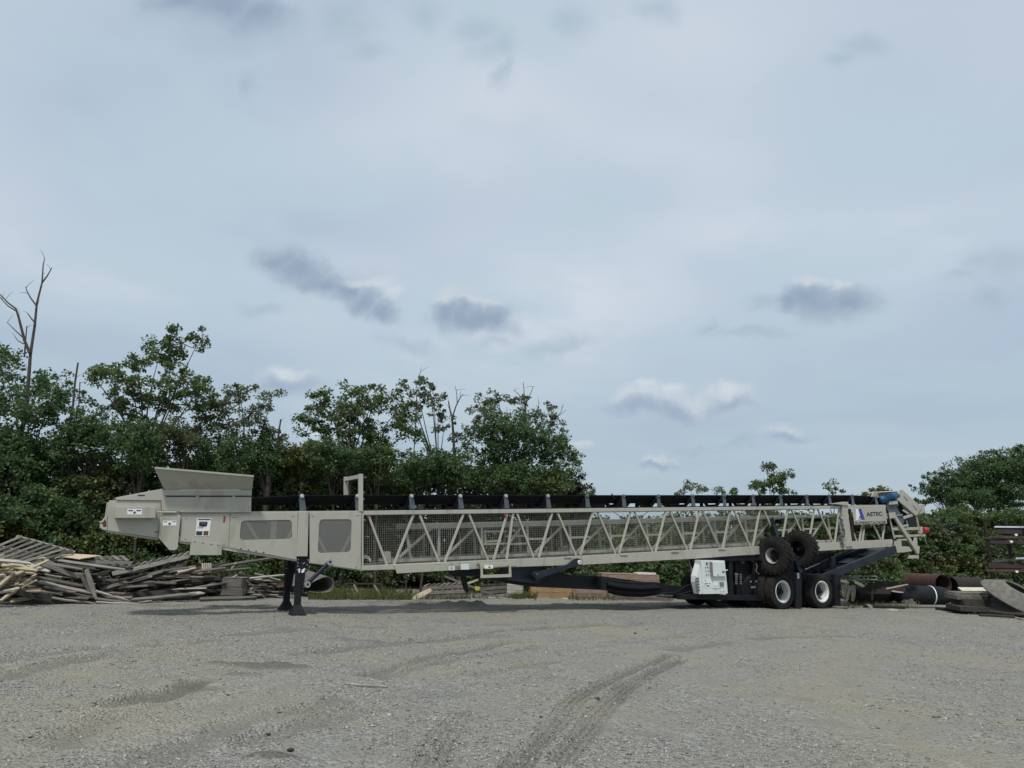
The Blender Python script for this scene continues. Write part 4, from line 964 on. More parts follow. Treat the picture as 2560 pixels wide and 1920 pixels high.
# dolly wheels further forward on the far side, seen under the cabinet
for px in (1768, 1856):
    base = ground_u(px, 0.7)
    for w in (0.35, WT + 0.1):
        c_ = base.copy(); c_[1] = w
        wheel(c_, AX, 0.50, 0.30, 0.28, -1 if w < 0.6 else 1, 'dolly_wheel')
    G().tube([(base[0], 0.3, base[2]), (base[0], WT + 0.1, base[2])], 0.06, 12).build('axle', BLACK, root, True)
# raised radial-travel wheels, axles along the machine
wheel(M(1937, 1389, -0.42), (-1, -0.12, -0.05), 0.56, 0.34, 0.235, 1, 'travel_wheel', True, RIM_G)
wheel(M(2000, 1373, -0.34), (-1, -0.10, -0.05), 0.56, 0.36, 0.27, 1, 'travel_wheel', True, BLACK)  # rim coloured black for the shade around its hub
solid('travel_wheel_arm', [(1980, 1383), (1990, 1385), (2010, 1430), (2000, 1433)], -0.42, -0.30, NAVY)
solid('support_column', [(1991, 1431), (2004, 1431), (2005, 1520), (1990, 1520)], -0.40, -0.26, BLACK)
decal('label', [(1993, 1433), (1998, 1432), (1998.5, 1446), (1994, 1447)], -0.4045, GALV, root)
solid('axle_link', [(1900, 1400), (1912, 1396), (1990, 1440), (1988, 1455), (1960, 1455)], -0.1, 0.05, BLACK)
G().tube([M(1934, 1312, -0.05), M(1945, 1345, -0.2), M(1936, 1389, -0.35)], 0.05, 10).build('lift_cylinder', BLACK, root, True)
solid('wheel_carrier', [(1925, 1300), (1934, 1293), (1948, 1340), (1990, 1350), (2000, 1372), (1940, 1372)], 0.0, 0.06, BLACK)
solid('carriage_end_plate', [(2086, 1436), (2100, 1437), (2102, 1519), (2090, 1519)], -0.30, 0.9, BLACK)
solid('carriage_frame', [(1905, 1440), (2090, 1438), (2090, 1496), (1905, 1496)], 0.10, 0.20, BLACK)
# inclined support leg folded up under the head end
def incl(name, a, b, w, wd, t_, m): 
    p = M(*a, w); q = M(*b, w); return G().bar(p, q, wd, t_).build(name, m, root, bevel=0.006)
incl('folding_leg', (2040, 1452), (2238, 1373), -0.12, 0.26, 0.10, NAVY)
p = M(2040, 1452, -0.12); q = M(2238, 1373, -0.12)
G().bar(p + (0, WT + 0.1, 0), q + (0, WT + 0.1, 0), 0.17, 0.10).build('folding_leg', NAVY, root, bevel=0.006)
nrm = unit(np.cross(q - p, (0, 1, 0)))
G().frame((p + q) / 2 + (0, WT / 2 + 0.05, 0) - nrm * 0.05, (q - p) / 2, (0, WT / 2, 0), nrm * 0.008).build('folding_leg_web', NAVY, root)
for s_ in (0.25, 0.5, 0.75):
    c_ = p + (q - p) * s_; G().bar(c_ + (0, 0.05, 0.0), c_ + (0, WT + 0.05, 0.0), 0.07, 0.06, (0, 0, 1)).build('folding_leg_tie', BLACK, root)
G().tube([M(2012, 1424, 0.6), M(2052, 1407, 0.6)], 0.025, 10).build('cylinder_rod', GALV, root, True)
G().tube([M(2050, 1408, 0.6), M(2135, 1372, 0.6)], 0.05, 10).build('lift_cylinder', NAVY, root, True)

# --- head end: post, sign, head frame, drive
plate('head_post', [(2105, 1262), (2117, 1260), (2132, 1365), (2117, 1367)], -0.06, 0.06)
plate('head_post_web', [(2098, 1300), (2108, 1290), (2120, 1366), (2110, 1366)], -0.03, 0.0)
plate('head_cap', [(2079, 1259.5), (2113, 1254.5), (2121, 1255), (2121, 1264), (2105, 1262)], -0.10, 0.05)
plate('head_top_chord', [(2117, 1263), (2214, 1262), (2215, 1269.5), (2117, 1271)], -0.03, 0.05)
sg = plate('sign_board', [(2131, 1271.5), (2214, 1269), (2218, 1309.5), (2137, 1312.5)], -0.075, -0.05)
plate('sign_hanger', [(2122, 1272), (2128, 1272), (2138, 1352), (2132, 1352)], 0.0, 0.04, RUST_D)
def text(body, a, b, hpx, w, m, parent, bold=0.0, squeeze=None, name='lettering'):
    """lettering from pixel a (baseline start) to pixel b (baseline end)"""
    cu = bpy.data.curves.new('t', 'FONT'); cu.body = body; cu.size = 1.0; cu.offset = bold; cu.extrude = 0.0
    ob = bpy.data.objects.new('t', cu); COL.objects.link(ob)
    dg = bpy.context.evaluated_depsgraph_get(); me = bpy.data.meshes.new_from_object(ob.evaluated_get(dg))
    bpy.data.objects.remove(ob)
    co = np.array([v.co[:] for v in me.vertices]); mn = co.min(0); mxx = co.max(0)
    p = M(*a, w); q = M(*b, w); top_ = M(a[0] - hpx * 0.13, a[1] - hpx, w)
    ex = q - p; ey = top_ - p
    for v, c_ in zip(me.vertices, co):
        s_ = (c_[0] - mn[0]) / (mxx[0] - mn[0]); h_ = (c_[1] - mn[1]) / (mxx[1] - mn[1])
        v.co = Vector(p + ex * s_ + ey * h_)
    me.materials.clear(); me.materials.append(m); me.name = name
    o = bpy.data.objects.new(name, me); COL.objects.link(o); o.parent = parent
    return o
text('ASTEC', c6(735, 768), c6(1012, 755), 10.5, -0.079, INK, sg, 0.035)
text('SUPERSTACKER', c6(537, 908), c6(1082, 892), 7.0, -0.079, INK, sg, 0.02)
decal('logo_stroke', [c6(555, 640), c6(590, 632), c6(625, 760), c6(600, 800), c6(592, 832), c6(553, 832)], -0.0785, LABEL, sg)
decal('logo_stroke', [c6(590, 632), c6(640, 632), c6(708, 822), c6(648, 822), c6(615, 715)], -0.0785, BLUEINK, sg)
decal('logo_dot', [c6(612, 760), c6(630, 765), c6(628, 788), c6(612, 785)], -0.0825, INK, sg)
plate('head_gusset', [(2229, 1348), (2235.7, 1352), (2253.8, 1352), (2254.5, 1366), (2274, 1367), (2281, 1378), (2259.6, 1381), (2239, 1382), (2228.5, 1366.6)], -0.03, 0.05)
plate('head_gusset', [(2229, 1348), (2235.7, 1352), (2253.8, 1352), (2254.5, 1366), (2274, 1367), (2281, 1378), (2259.6, 1381), (2239, 1382), (2228.5, 1366.6)], 0, 0.08, BEIGE_D).location = (0, WT - 0.08, 0)
plate('bearing_block', [(2222, 1282), (2239, 1281), (2240, 1295), (2223, 1297)], -0.06, 0.06)
beam('head_diagonal', (2235, 1290), (2295, 1383), 0.14, 0.07, -0.05)
beam('head_end_post', (2223, 1296), (2235, 1347), 0.07, 0.06, 0.0)
plate('end_bracket', [(2288, 1344), (2293, 1344), (2294, 1364), (2300, 1366), (2298, 1383), (2292, 1383), (2284, 1368)], 0.0, 0.05)
beam('head_rail', (2229, 1322.5), (2300, 1321), 0.10, 0.06, 0.03); beam('head_rail', (2235, 1341), (2312, 1338), 0.075, 0.06, 0.031)
beam('head_rail', (2243, 1350), (2268, 1349), 0.05, 0.05, -0.02)
beam('head_strut', (2291, 1292), (2301, 1338), 0.05, 0.04, 0.0); beam('head_strut', (2265, 1300), (2272, 1340), 0.05, 0.05, 0.1)
beam('head_rail', (2256, 1315), (2270, 1313), 0.06, 0.05, 0.0)
for w in (0.0, WT): 
    p = M(2303, 1325, 0.03)
lb = plate('lamp_bracket', [(2297, 1317), (2307, 1317), (2307, 1334), (2300, 1334)], 0.0, 0.08)
G().lathe([(0.001, 0.11), (0.085, 0.105), (0.105, 0.08), (0.105, -0.10), (0.001, -0.10)], M(2313, 1325, 0.05), (0.95, -0.3, 0), 16).build('tail_lamp', RED, root, True)
G().tube([M(2310, 1340, 0.05), M(2317, 1360, 0.05)], 0.012, 6).build('whip', GALV, root)
plate('end_shoe', [(2278, 1389), (2297, 1388.5), (2297.5, 1396), (2278, 1396.5)], -0.05, 0.10)
beam('shoe_strut', (2292, 1378), (2292, 1390), 0.04, 0.03, 0.0, BLACK)
# head chute cover: boards leaning over the drum
q0, q1, q2, q3 = M(2241.5, 1248, 0.02), M(2249.5, 1225, 0.02), M(2256.5, 1225, 0.02), M(2291, 1290, 0.02)
cov = G().prism3([M(2242, 1248, -0.02), M(2249, 1225, -0.02), M(2257, 1224.5, -0.02), M(2304, 1268, -0.02), M(2291, 1290, -0.02)], (0, 0.06, 0)).build('chute_cover', BEIGE, root, bevel=0.006)
decal('recess', [c6(1365, 420), c6(1400, 425), c6(1455, 495), c6(1430, 500)], -0.0235, GREYINK, cov)
decal('recess', [c6(1525, 570), c6(1550, 575), c6(1612, 650), c6(1588, 668)], -0.0235, GREYINK, cov)
G().prism3([M(2291, 1263, 0.04), M(2311, 1261, 0.04), M(2314, 1280, 0.04), M(2291, 1289, 0.04)], (0, WT - 0.1, 0)).build('chute_front', BEIGE, root, bevel=0.006)
G().prism3([M(2257, 1226, 0.04), M(2304, 1268, 0.04), M(2303, 1270, 0.04), M(2256, 1228, 0.04)], (0, WT - 0.1, 0)).build('chute_top', BEIGE, root)
G().prism3([M(2242, 1248, 0), M(2249, 1225, 0), M(2257, 1224.5, 0), M(2304, 1268, 0), M(2291, 1290, 0)], (0, 0.04, 0)).build('chute_cover', BEIGE_D, root).location = (0, WT - 0.04, 0)
drum = M(2258, 1296, 0.12); G().lathe([(0.001, 0), (0.27, 0), (0.27, WT - 0.24), (0.001, WT - 0.24)], drum, (0, 1, 0), 32).build('head_drum', RUBBER_BELT, root, True)
plate('head_panel', [(2266, 1297), (2290, 1290), (2296, 1317), (2270, 1320)], 0.25, 0.29, NAVY)
plate('drive_frame', [(2214, 1262), (2240, 1258), (2246, 1276), (2262, 1300), (2256, 1320), (2240, 1300), (2222, 1282)], 0.08, 0.14, GREYSTEEL)
plate('drive_guard', [(2226, 1258), (2246, 1252), (2272, 1290), (2262, 1300), (2246, 1280)], 0.2, 0.26, NAVY)
beam('drive_tube', (2219, 1258), (2241, 1256), 0.12, 0.12, 0.0, BEIGE); beam('drive_link', (2228, 1267), (2246, 1262), 0.05, 0.04, 0.05, GREYSTEEL)
G().tube([M(2240, 1289, 0.05), M(2256, 1287, 0.05)], 0.02, 8).build('grease_line', GALV, root, True)
beam('drive_link', (2258, 1276), (2270, 1284), 0.07, 0.05, 0.02, BEIGE); beam('head_rail', (2258, 1295), (2280, 1287), 0.10, 0.05, 0.02)
ma = M(2203, 1250, 0.1); mb = M(2243, 1239, 0.1)
mo = G().lathe([(0.001, -0.06), (0.07, -0.05), (0.12, -0.01), (0.14, 0.05), (0.145, np.linalg.norm(mb - ma) * 0.75), (0.13, np.linalg.norm(mb - ma) * 0.98), (0.001, np.linalg.norm(mb - ma))], ma, mb - ma, 24).build('drive_motor', MOTOR, root, True)
for k in range(9):
    t_ = 0.14 + k * 0.055; c_ = ma + (mb - ma) * t_
    G().lathe([(0.13, -0.006), (0.158, -0.006), (0.158, 0.006), (0.13, 0.006)], c_, mb - ma, 20).build('motor_fin', MOTOR, mo)
# cables along the head post
G().tube([c_ for c_ in (M(2219, 1275, -0.04), M(2223, 1300, -0.06), M(2228, 1330, -0.06), M(2235, 1352, -0.06), M(2232, 1362, -0.05))], 0.02, 8).build('cable', BLACK, root, True)
for k in range(6):
    a = M(2098 + rng.uniform(-2, 6), 1292 + 12 * k, 0.0 - 0.03)
    G().tube([a, a + (0.1, -0.05, -0.12), a + (0.05, -0.03, -0.25)], 0.028, 8).build('cable_loop', GREYSTEEL, root, True)
G().lathe([(0.001, -0.03), (0.075, -0.02), (0.08, 0.05)], M(2107, 1339, -0.08), (0, 1, 0), 16).build('winch_drum', CASTING, root, True)

# ------------------------------------------------------------------ scrap lumber and scrap steel round the yard
def place(name, p, q, w, t, m, nrm=(0, -0.35, 1), parent=None, rough=0.012):
    """one board from p to q: own mesh with slightly uneven sawn ends, x along the board"""
    p = vec(p); q = vec(q); d = unit(q - p); n_ = vec(nrm); n_ = unit(n_ - d * (n_ @ d)); s_ = np.cross(n_, d)
    Lh = np.linalg.norm(q - p) / 2; skew = random.uniform(-0.5, 0.5) * w; tap = (random.uniform(0.55, 1.0), random.uniform(0.55, 1.0)) if parent is None and rough > 0.01 else (1, 1)
    if tap == (1, 1): skew = 0
    vs = []; J = lambda a: random.uniform(-a, a)
    for i, x in enumerate((-Lh, -Lh * 0.33, Lh * 0.33, Lh)):
        bow = J(rough) if i in (1, 2) else 0
        for (a, b) in ((-1, -1), (1, -1), (1, 1), (-1, 1)):
            vs.append((x + (J(rough * 2) + a * skew * (1 if i else -1) * 0.5 if i in (0, 3) else 0), a * w / 2 * (tap[0] if i == 0 else tap[1] if i == 3 else 1) + J(rough * 0.25), b * t / 2 + bow))
    fs = [(3, 2, 1, 0), (12, 13, 14, 15)]
    for i in range(3):
        for k in range(4):
            fs.append((i * 4 + k, i * 4 + (k + 1) % 4, i * 4 + 4 + (k + 1) % 4, i * 4 + 4 + k))
    me = bpy.data.meshes.new(name); me.from_pydata(vs, [], fs); me.materials.append(m); me.update()
    o = bpy.data.objects.new(name, me); COL.objects.link(o)
    c_ = (p + q) / 2
    mw = Matrix(((d[0], s_[0], n_[0], c_[0]), (d[1], s_[1], n_[1], c_[1]), (d[2], s_[2], n_[2], c_[2]), (0, 0, 0, 1)))
    if parent is not None:
        o.parent = parent; o.matrix_parent_inverse = parent.matrix_world.inverted() if False else Matrix.Translation(-Vector(parent.location))
    o.matrix_world = mw if parent is None else mw
    if parent is not None: o.matrix_basis = mw
    return o
YP = lambda px: 16.75 + 0.0068 * px
def pq(x, y, dy=0.0): return atY(x, y, YP(x) + dy)
MK = dict(g=WOOD, d=WOOD_D, l=WOOD_L, w=WOOD_W)
UP = (0, -0.45, 1); FACE = (0, -1, 0.25)
PL = [  # x0 y0 x1 y1 dy0 dy1 width thick mat normal label
 (0, 1409, 110, 1394, 0.5, 0.6, 0.16, 0.03, 'l', UP, 'long pale board with bright edge, high in the heap at the left border'),
 (-40, 1399, 98, 1388, 0.75, 0.8, 0.22, 0.03, 'g', UP, 'wide grey board right under the tilted slatted pallet'),
 (96, 1405, 198, 1443, 0.3, 0.1, 0.10, 0.05, 'g', FACE, 'grey timber sloping down right from the heap crest to the upright slabs'),
 (110, 1397, 140, 1413, 0.55, 0.5, 0.07, 0.04, 'w', FACE, 'short bleached stub sloping down from the crest of the heap'),
 (113, 1436, 154, 1443, 0.2, 0.15, 0.06, 0.03, 'w', UP, 'short bleached slat in the middle of the heap'),
 (90, 1437, 2, 1502, 0.0, -0.35, 0.085, 0.05, 'l', FACE, 'long pale timber slanting down to the left border, foremost in the heap'),
 (32, 1435, -20, 1480, -0.05, -0.3, 0.08, 0.05, 'l', FACE, 'pale timber slanting out of the picture left of the long slanting one'),
 (-20, 1429, 88, 1434, 0.1, 0.05, 0.12, 0.03, 'l', UP, 'pale horizontal board above the slanting timbers at the left border'),
 (-20, 1444, 75, 1449, 0.15, 0.1, 0.12, 0.03, 'l', UP, 'pale horizontal board half hidden behind the slanting timbers'),
 (10, 1453, 72, 1460, 0.1, 0.1, 0.10, 0.03, 'l', UP, 'lower yellowish board behind the slanting timbers'),
 (90, 1443, 226, 1468, 0.1, 0.0, 0.17, 0.03, 'g', UP, 'topmost grey board of the fan sloping right across the heap'),
 (100, 1453, 228, 1482, 0.0, -0.1, 0.18, 0.03, 'w', UP, 'broad bleached board in the fan sloping right across the heap'),
 (112, 1466, 238, 1494, -0.1, -0.15, 0.17, 0.03, 'g', UP, 'lower broad grey board of the fan ending at the upright slab'),
 (98, 1477, 156, 1486, -0.12, -0.15, 0.07, 0.03, 'w', UP, 'narrow bright slat under the fan of grey boards'),
 (216, 1424, 239, 1494, -0.2, -0.2, 0.10, 0.04, 'w', FACE, 'bleached slab standing nearly upright at the right of the fan'),
 (202, 1434, 231, 1488, -0.12, -0.12, 0.09, 0.04, 'g', FACE, 'darker slab leaning just left of the bleached upright one'),
 (129, 1494, 236, 1509, -0.25, -0.25, 0.08, 0.03, 'w', UP, 'bright narrow board low over the gravel at the front of the heap'),
 (238, 1477, 361, 1511, -0.2, -0.2, 0.10, 0.03, 'w', UP, 'bleached board running down to the gravel right of the upright slabs'),
 (237, 1497, 330, 1507, -0.25, -0.25, 0.12, 0.03, 'g', UP, 'grey board flat on the gravel right of the upright slabs'),
 (239, 1505, 362, 1511, -0.32, -0.32, 0.06, 0.025, 'w', UP, 'bright lath lying along the gravel edge of the heap'),
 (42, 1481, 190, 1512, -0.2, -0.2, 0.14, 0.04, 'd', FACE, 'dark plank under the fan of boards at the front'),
 (30, 1473, 150, 1497, -0.1, -0.1, 0.10, 0.04, 'g', FACE, 'grey plank sloping right under the yellowish boards'),
 (52, 1412, 100, 1408, 0.4, 0.4, 0.08, 0.03, 'g', UP, 'grey slat just below the long pale crest board'),
 (55, 1423, 100, 1416, 0.3, 0.3, 0.06, 0.03, 'w', UP, 'bleached slat in the dark gap below the crest'),
 (-10, 1428, 28, 1420, 0.1, 0.1, 0.10, 0.04, 'l', UP, 'pale offcut lying on the left boards'),
 (226, 1437, 268, 1434, 0.25, 0.25, 0.09, 0.05, 'd', FACE, 'dark plank end in the gap right of the uprights, upper one'),
 (226, 1449, 262, 1447, 0.25, 0.25, 0.10, 0.05, 'd', FACE, 'dark plank end in the gap right of the uprights, middle one'),
 (226, 1459, 264, 1457, 0.25, 0.25, 0.08, 0.05, 'd', FACE, 'dark plank end in the gap right of the uprights, lowest one'),
 (258, 1472, 420, 1424, 0.3, 0.3, 0.09, 0.04, 'g', FACE, 'long grey board rising right below the rising slatted pallet'),
 (300, 1452, 436, 1430, 0.35, 0.35, 0.12, 0.04, 'd', FACE, 'dark plank rising right beneath the rising pallet'),
 (436, 1441, 626, 1421, 0.3, 0.3, 0.11, 0.04, 'g', UP, 'long grey plank reaching right towards the far landing leg'),
 (498, 1423, 676, 1397, 0.6, 0.6, 0.13, 0.05, 'g', UP, 'topmost long board rising right under the conveyor panel'),
 (445, 1430, 490, 1420, 0.2, 0.2, 0.10, 0.03, 'w', UP, 'bleached board end in front of the white draped rag'),
 (300, 1468, 552, 1446, 0.2, 0.25, 0.11, 0.06, 'd', FACE, 'broad plank darkened to read as the black gap behind the grey box'),  # this plank and the next are coloured dark for a shaded gap
 (300, 1487, 552, 1476, 0.15, 0.2, 0.12, 0.06, 'd', FACE, 'second broad plank darkened to read as the black gap low in the shade'),
 (327, 1500, 507, 1484, -0.25, -0.2, 0.14, 0.05, 'g', UP, 'weathered plank on the gravel in front of the dark planks'),
 (440, 1490, 506, 1482, -0.2, -0.2, 0.16, 0.03, 'w', UP, 'short bleached board on the weathered front plank'),
 (500, 1500, 638, 1495, -0.3, -0.3, 0.16, 0.09, 'g', UP, 'thick squared timber on the gravel left of the landing legs'),
 (582, 1450, 712, 1437, 0.3, 0.35, 0.07, 0.03, 'w', UP, 'bright thin slat pointing right to the far landing leg'),
 (638, 1434, 712, 1455, 0.5, 0.45, 0.06, 0.03, 'w', UP, 'bright thin slat crossing down right behind the landing leg'),
 (595, 1455, 655, 1448, 0.25, 0.25, 0.08, 0.03, 'w', UP, 'pale slat stacked below the bright thin one'),
 (618, 1452, 664, 1496, -0.1, -0.15, 0.035, 0.03, 'g', FACE, 'thin stick leaning down right before the small stacked slats'),
 (565, 1455, 592, 1438, 0.1, 0.1, 0.07, 0.03, 'w', UP, 'short slat propped on top of the grey box'),
 (345, 1508, 378, 1506, -0.3, -0.3, 0.12, 0.10, 'g', UP, 'short block of wood at the gravel edge of the heap'),
 (578, 1422, 590, 1407, 0.55, 0.55, 0.05, 0.03, 'w', FACE, 'small pale splinter sticking up on the topmost long board'),
]
for (x0, y0, x1, y1, a, b, w, t_, mk, nr, lab) in PL:
    tag(place('plank', pq(x0, y0, a), pq(x1, y1, b), w, t_, MK[mk], nr), lab, 'plank', 'planks of the scrap lumber heap')
# tilted pallet on the crest (stringer edge and slats)
def slatted(name, A, B, C_, D_, n_, wd, lab, m=WOOD, m2=WOOD_W, cat='pallet'):
    """pallet: bearer A-B in front, bearer C-D behind, slats between"""
    r_ = empty(name, (vec(A) + vec(B)) / 2); tag(r_, lab, cat, 'old pallets in the lumber heap')
    A, B, C_, D_ = map(vec, (A, B, C_, D_))
    nrm_ = unit(np.cross(B - A, C_ - A)); nrm_ = nrm_ if nrm_[2] > 0 else -nrm_
    dn = -nrm_ * 0.055
    for p, q in ((A, B), (C_, D_), ((A + C_) / 2, (B + D_) / 2)): place('bearer', p + dn, q + dn, 0.10, 0.04, m2, unit(np.cross(q - p, nrm_)), r_)
    for i in range(n_):
        s_ = (i + 0.5) / n_
        place('slat', A + (B - A) * s_ + nrm_ * 0.013, C_ + (D_ - C_) * s_ + nrm_ * 0.013, wd, 0.02, m, nrm_, r_)
    return r_
slatted('pallet', pq(44, 1339, 0.9), pq(188, 1378, 1.1), pq(-70, 1386, 0.2), pq(85, 1412, 0.4), 8, 0.055, 'slatted grey pallet tilted on the crest of the left heap')
slatted('pallet', pq(128, 1398, 1.0), pq(330, 1403, 1.0), pq(140, 1390, 1.9), pq(312, 1391, 1.9), 9, 0.09, 'flat grey pallet lying level behind the tilted one')
slatted('pallet', pq(130, 1411, 0.9), pq(325, 1413, 0.9), pq(140, 1405, 1.8), pq(312, 1405, 1.8), 9, 0.09, 'dark flat pallet underneath the level grey one', WOOD_D, WOOD)
slatted('pallet', pq(282, 1428, 0.35), pq(470, 1386, 0.5), pq(300, 1420, 1.2), pq(480, 1378, 1.3), 10, 0.09, 'weathered pallet rising right towards the skirt plate of the conveyor')
slatted('pallet', pq(250, 1468, 0.3), pq(455, 1410, 0.45), pq(270, 1458, 1.1), pq(465, 1402, 1.2), 10, 0.09, 'darker pallet just beneath the rising weathered one', WOOD_D, WOOD)
# plywood sheet
o = G().prism3([pq(133, 1387.5, 1.1), pq(200, 1397, 0.6), pq(252, 1388.5, 1.1), pq(190, 1384.5, 1.7)], (0, 0.0, -0.018)).build('plywood_sheet', PLY); tag(o, 'bright tan plywood sheet lying on the level pallet', 'plywood')
# grey box
def crate(name, px0, py0, px1, py1, Y, dep, m, lab, group, nb=3, yaw=0.0, cleats=True):
    a = atY(px0, py1, Y); b = atY(px1, py1, Y); top_ = atY((px0 + px1) / 2, py0, Y)
    wd = b[0] - a[0]; h_ = top_[2] - (a[2] + b[2]) / 2; c_ = (a + b) / 2
    r_ = empty(name, (c_[0], c_[1], c_[2]), yaw); tag(r_, lab, 'crate', group)
    def bd(nm, p, q, w, t_, nrm_):
        o = place(nm, p, q, w, t_, m, nrm_, None, 0.006); mb_ = o.matrix_world.copy(); o.parent = r_; o.matrix_basis = mb_; return o
    bh = h_ / nb
    for k in range(nb):
        z = (k + 0.5) * bh
        bd('front_board', (-wd / 2, 0, z), (wd / 2, 0, z), bh - 0.012, 0.022, (0, -1, 0)); bd('back_board', (-wd / 2, dep, z), (wd / 2, dep, z), bh - 0.012, 0.022, (0, 1, 0))
        bd('side_board', (-wd / 2 - 0.012, 0.012, z), (-wd / 2 - 0.012, dep - 0.012, z), bh - 0.012, 0.022, (-1, 0, 0)); bd('side_board', (wd / 2 + 0.012, 0.012, z), (wd / 2 + 0.012, dep - 0.012, z), bh - 0.012, 0.022, (1, 0, 0))
    nt_ = max(3, int(dep / 0.2))
    for k in range(nt_):
        y_ = (k + 0.5) * dep / nt_
        bd('lid_board', (-wd / 2 - 0.02, y_, h_ + 0.012), (wd / 2 + 0.02, y_, h_ + 0.012), dep / nt_ - 0.01, 0.02, (0, 0, 1))
    if cleats:
        for s_ in (-0.42, 0.0, 0.42):
            bd('cleat', (wd * s_, -0.022, 0.005), (wd * s_, -0.022, h_ - 0.005), 0.07, 0.02, (0, -1, 0))
    return r_
crate('wooden_box', 554, 1446, 600, 1489, YP(575) - 0.1, 0.9, WOOD, 'small square grey wooden box at the right foot of the lumber heap', 'wooden boxes', 2, 0.1, False)
# loose rag
gr_ = G()
for k in range(5):
    x = 504 + 5 * k
    gr_.add([pq(x, 1408, 0.15), pq(x + 4, 1407, 0.12), pq(x + 5, 1424, 0.05), pq(x + 3, 1434 - 3 * (k % 3), 0.03), pq(x + 1, 1426, 0.08)], [(0, 1, 2, 3, 4)])
    gr_.add([pq(x, 1408, 0.16), pq(x + 4, 1407, 0.13), pq(x + 5, 1424, 0.06), pq(x + 3, 1434 - 3 * (k % 3), 0.04), pq(x + 1, 1426, 0.09)], [(4, 3, 2, 1, 0)])
tag(gr_.build('rag', WOOD_W), 'frayed pale rag hanging over boards in the middle of the heap', 'rag')
# the unseen bulk of the heap: loose boards filling it
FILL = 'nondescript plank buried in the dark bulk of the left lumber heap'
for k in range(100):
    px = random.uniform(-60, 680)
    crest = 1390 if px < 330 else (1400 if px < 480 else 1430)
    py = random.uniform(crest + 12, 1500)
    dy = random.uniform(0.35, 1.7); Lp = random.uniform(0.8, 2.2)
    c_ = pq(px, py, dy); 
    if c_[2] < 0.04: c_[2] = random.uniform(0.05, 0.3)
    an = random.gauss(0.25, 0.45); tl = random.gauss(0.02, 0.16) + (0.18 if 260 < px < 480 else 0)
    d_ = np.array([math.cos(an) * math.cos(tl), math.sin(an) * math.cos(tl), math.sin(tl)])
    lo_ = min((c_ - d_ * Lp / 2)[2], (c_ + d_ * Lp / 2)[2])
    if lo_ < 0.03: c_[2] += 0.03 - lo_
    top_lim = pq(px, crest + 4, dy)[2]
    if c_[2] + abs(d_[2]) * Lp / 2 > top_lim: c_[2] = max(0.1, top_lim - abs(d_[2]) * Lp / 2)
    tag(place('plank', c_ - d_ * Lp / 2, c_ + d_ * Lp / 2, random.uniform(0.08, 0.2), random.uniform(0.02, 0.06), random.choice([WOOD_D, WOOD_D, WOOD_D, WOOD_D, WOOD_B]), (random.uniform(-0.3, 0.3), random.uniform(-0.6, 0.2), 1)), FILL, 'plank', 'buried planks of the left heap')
for k in range(34):
    px = random.uniform(60, 500); crest = 1400 if px < 240 else 1425
    py = random.uniform(crest, 1498); c_ = pq(px, py, random.uniform(-0.05, 0.5) + (1500 - py) * 0.004); Lp = random.uniform(1.0, 2.3)
    tl = random.gauss(-0.12, 0.10) if px < 260 else random.gauss(0.16, 0.1); an = random.gauss(0.35, 0.3)
    d_ = np.array([math.cos(an) * math.cos(tl), math.sin(an) * math.cos(tl), math.sin(tl)]); lo_ = c_[2] - abs(d_[2]) * Lp / 2
    if lo_ < 0.05: c_[2] += 0.05 - lo_
    tag(place('plank', c_ - d_ * Lp / 2, c_ + d_ * Lp / 2, random.uniform(0.06, 0.11), random.uniform(0.018, 0.03), random.choice([WOOD, WOOD_B, WOOD_B, WOOD, WOOD_W]), (random.uniform(-0.2, 0.2), -0.5, 1)), 'weathered board jumbled on the front face of the left lumber heap', 'plank', 'weathered boards on the face of the left heap')
for k in range(18):
    px = random.uniform(-50, 100); py = random.uniform(1402, 1492); c_ = pq(px, py, random.uniform(-0.25, 0.3)); Lp = random.uniform(0.5, 1.3)
    tl = random.gauss(0.0, 0.22); an = random.gauss(0.2, 0.5)
    d_ = np.array([math.cos(an) * math.cos(tl), math.sin(an) * math.cos(tl), math.sin(tl)]); lo_ = c_[2] - abs(d_[2]) * Lp / 2
    if lo_ < 0.05: c_[2] += 0.05 - lo_
    tag(place('plank', c_ - d_ * Lp / 2, c_ + d_ * Lp / 2, random.uniform(0.06, 0.12), random.uniform(0.02, 0.04), random.choice([WOOD_L, WOOD_L, WOOD_W]), (random.uniform(-0.2, 0.2), -0.6, 1)), 'pale broken board in the jumble at the left border of the heap', 'plank', 'pale broken boards at the left border')
for k in range(26):   # small stacked slats by the landing legs
    px = random.uniform(605, 708); py = random.uniform(1448, 1494)
    c_ = pq(px, py, random.uniform(0.1, 0.6)); c_[2] = max(c_[2], 0.04)
    d_ = np.array([1, random.gauss(0.2, 0.3), random.gauss(0, 0.05)]); d_ = unit(d_) * random.uniform(0.15, 0.4)
    tag(place('slat', c_ - d_, c_ + d_, random.uniform(0.05, 0.1), 0.025, random.choice([WOOD, WOOD_D, WOOD_W, WOOD])), 'short slat in the jumble of small slats behind the landing legs', 'slat', 'small slats behind the landing legs')
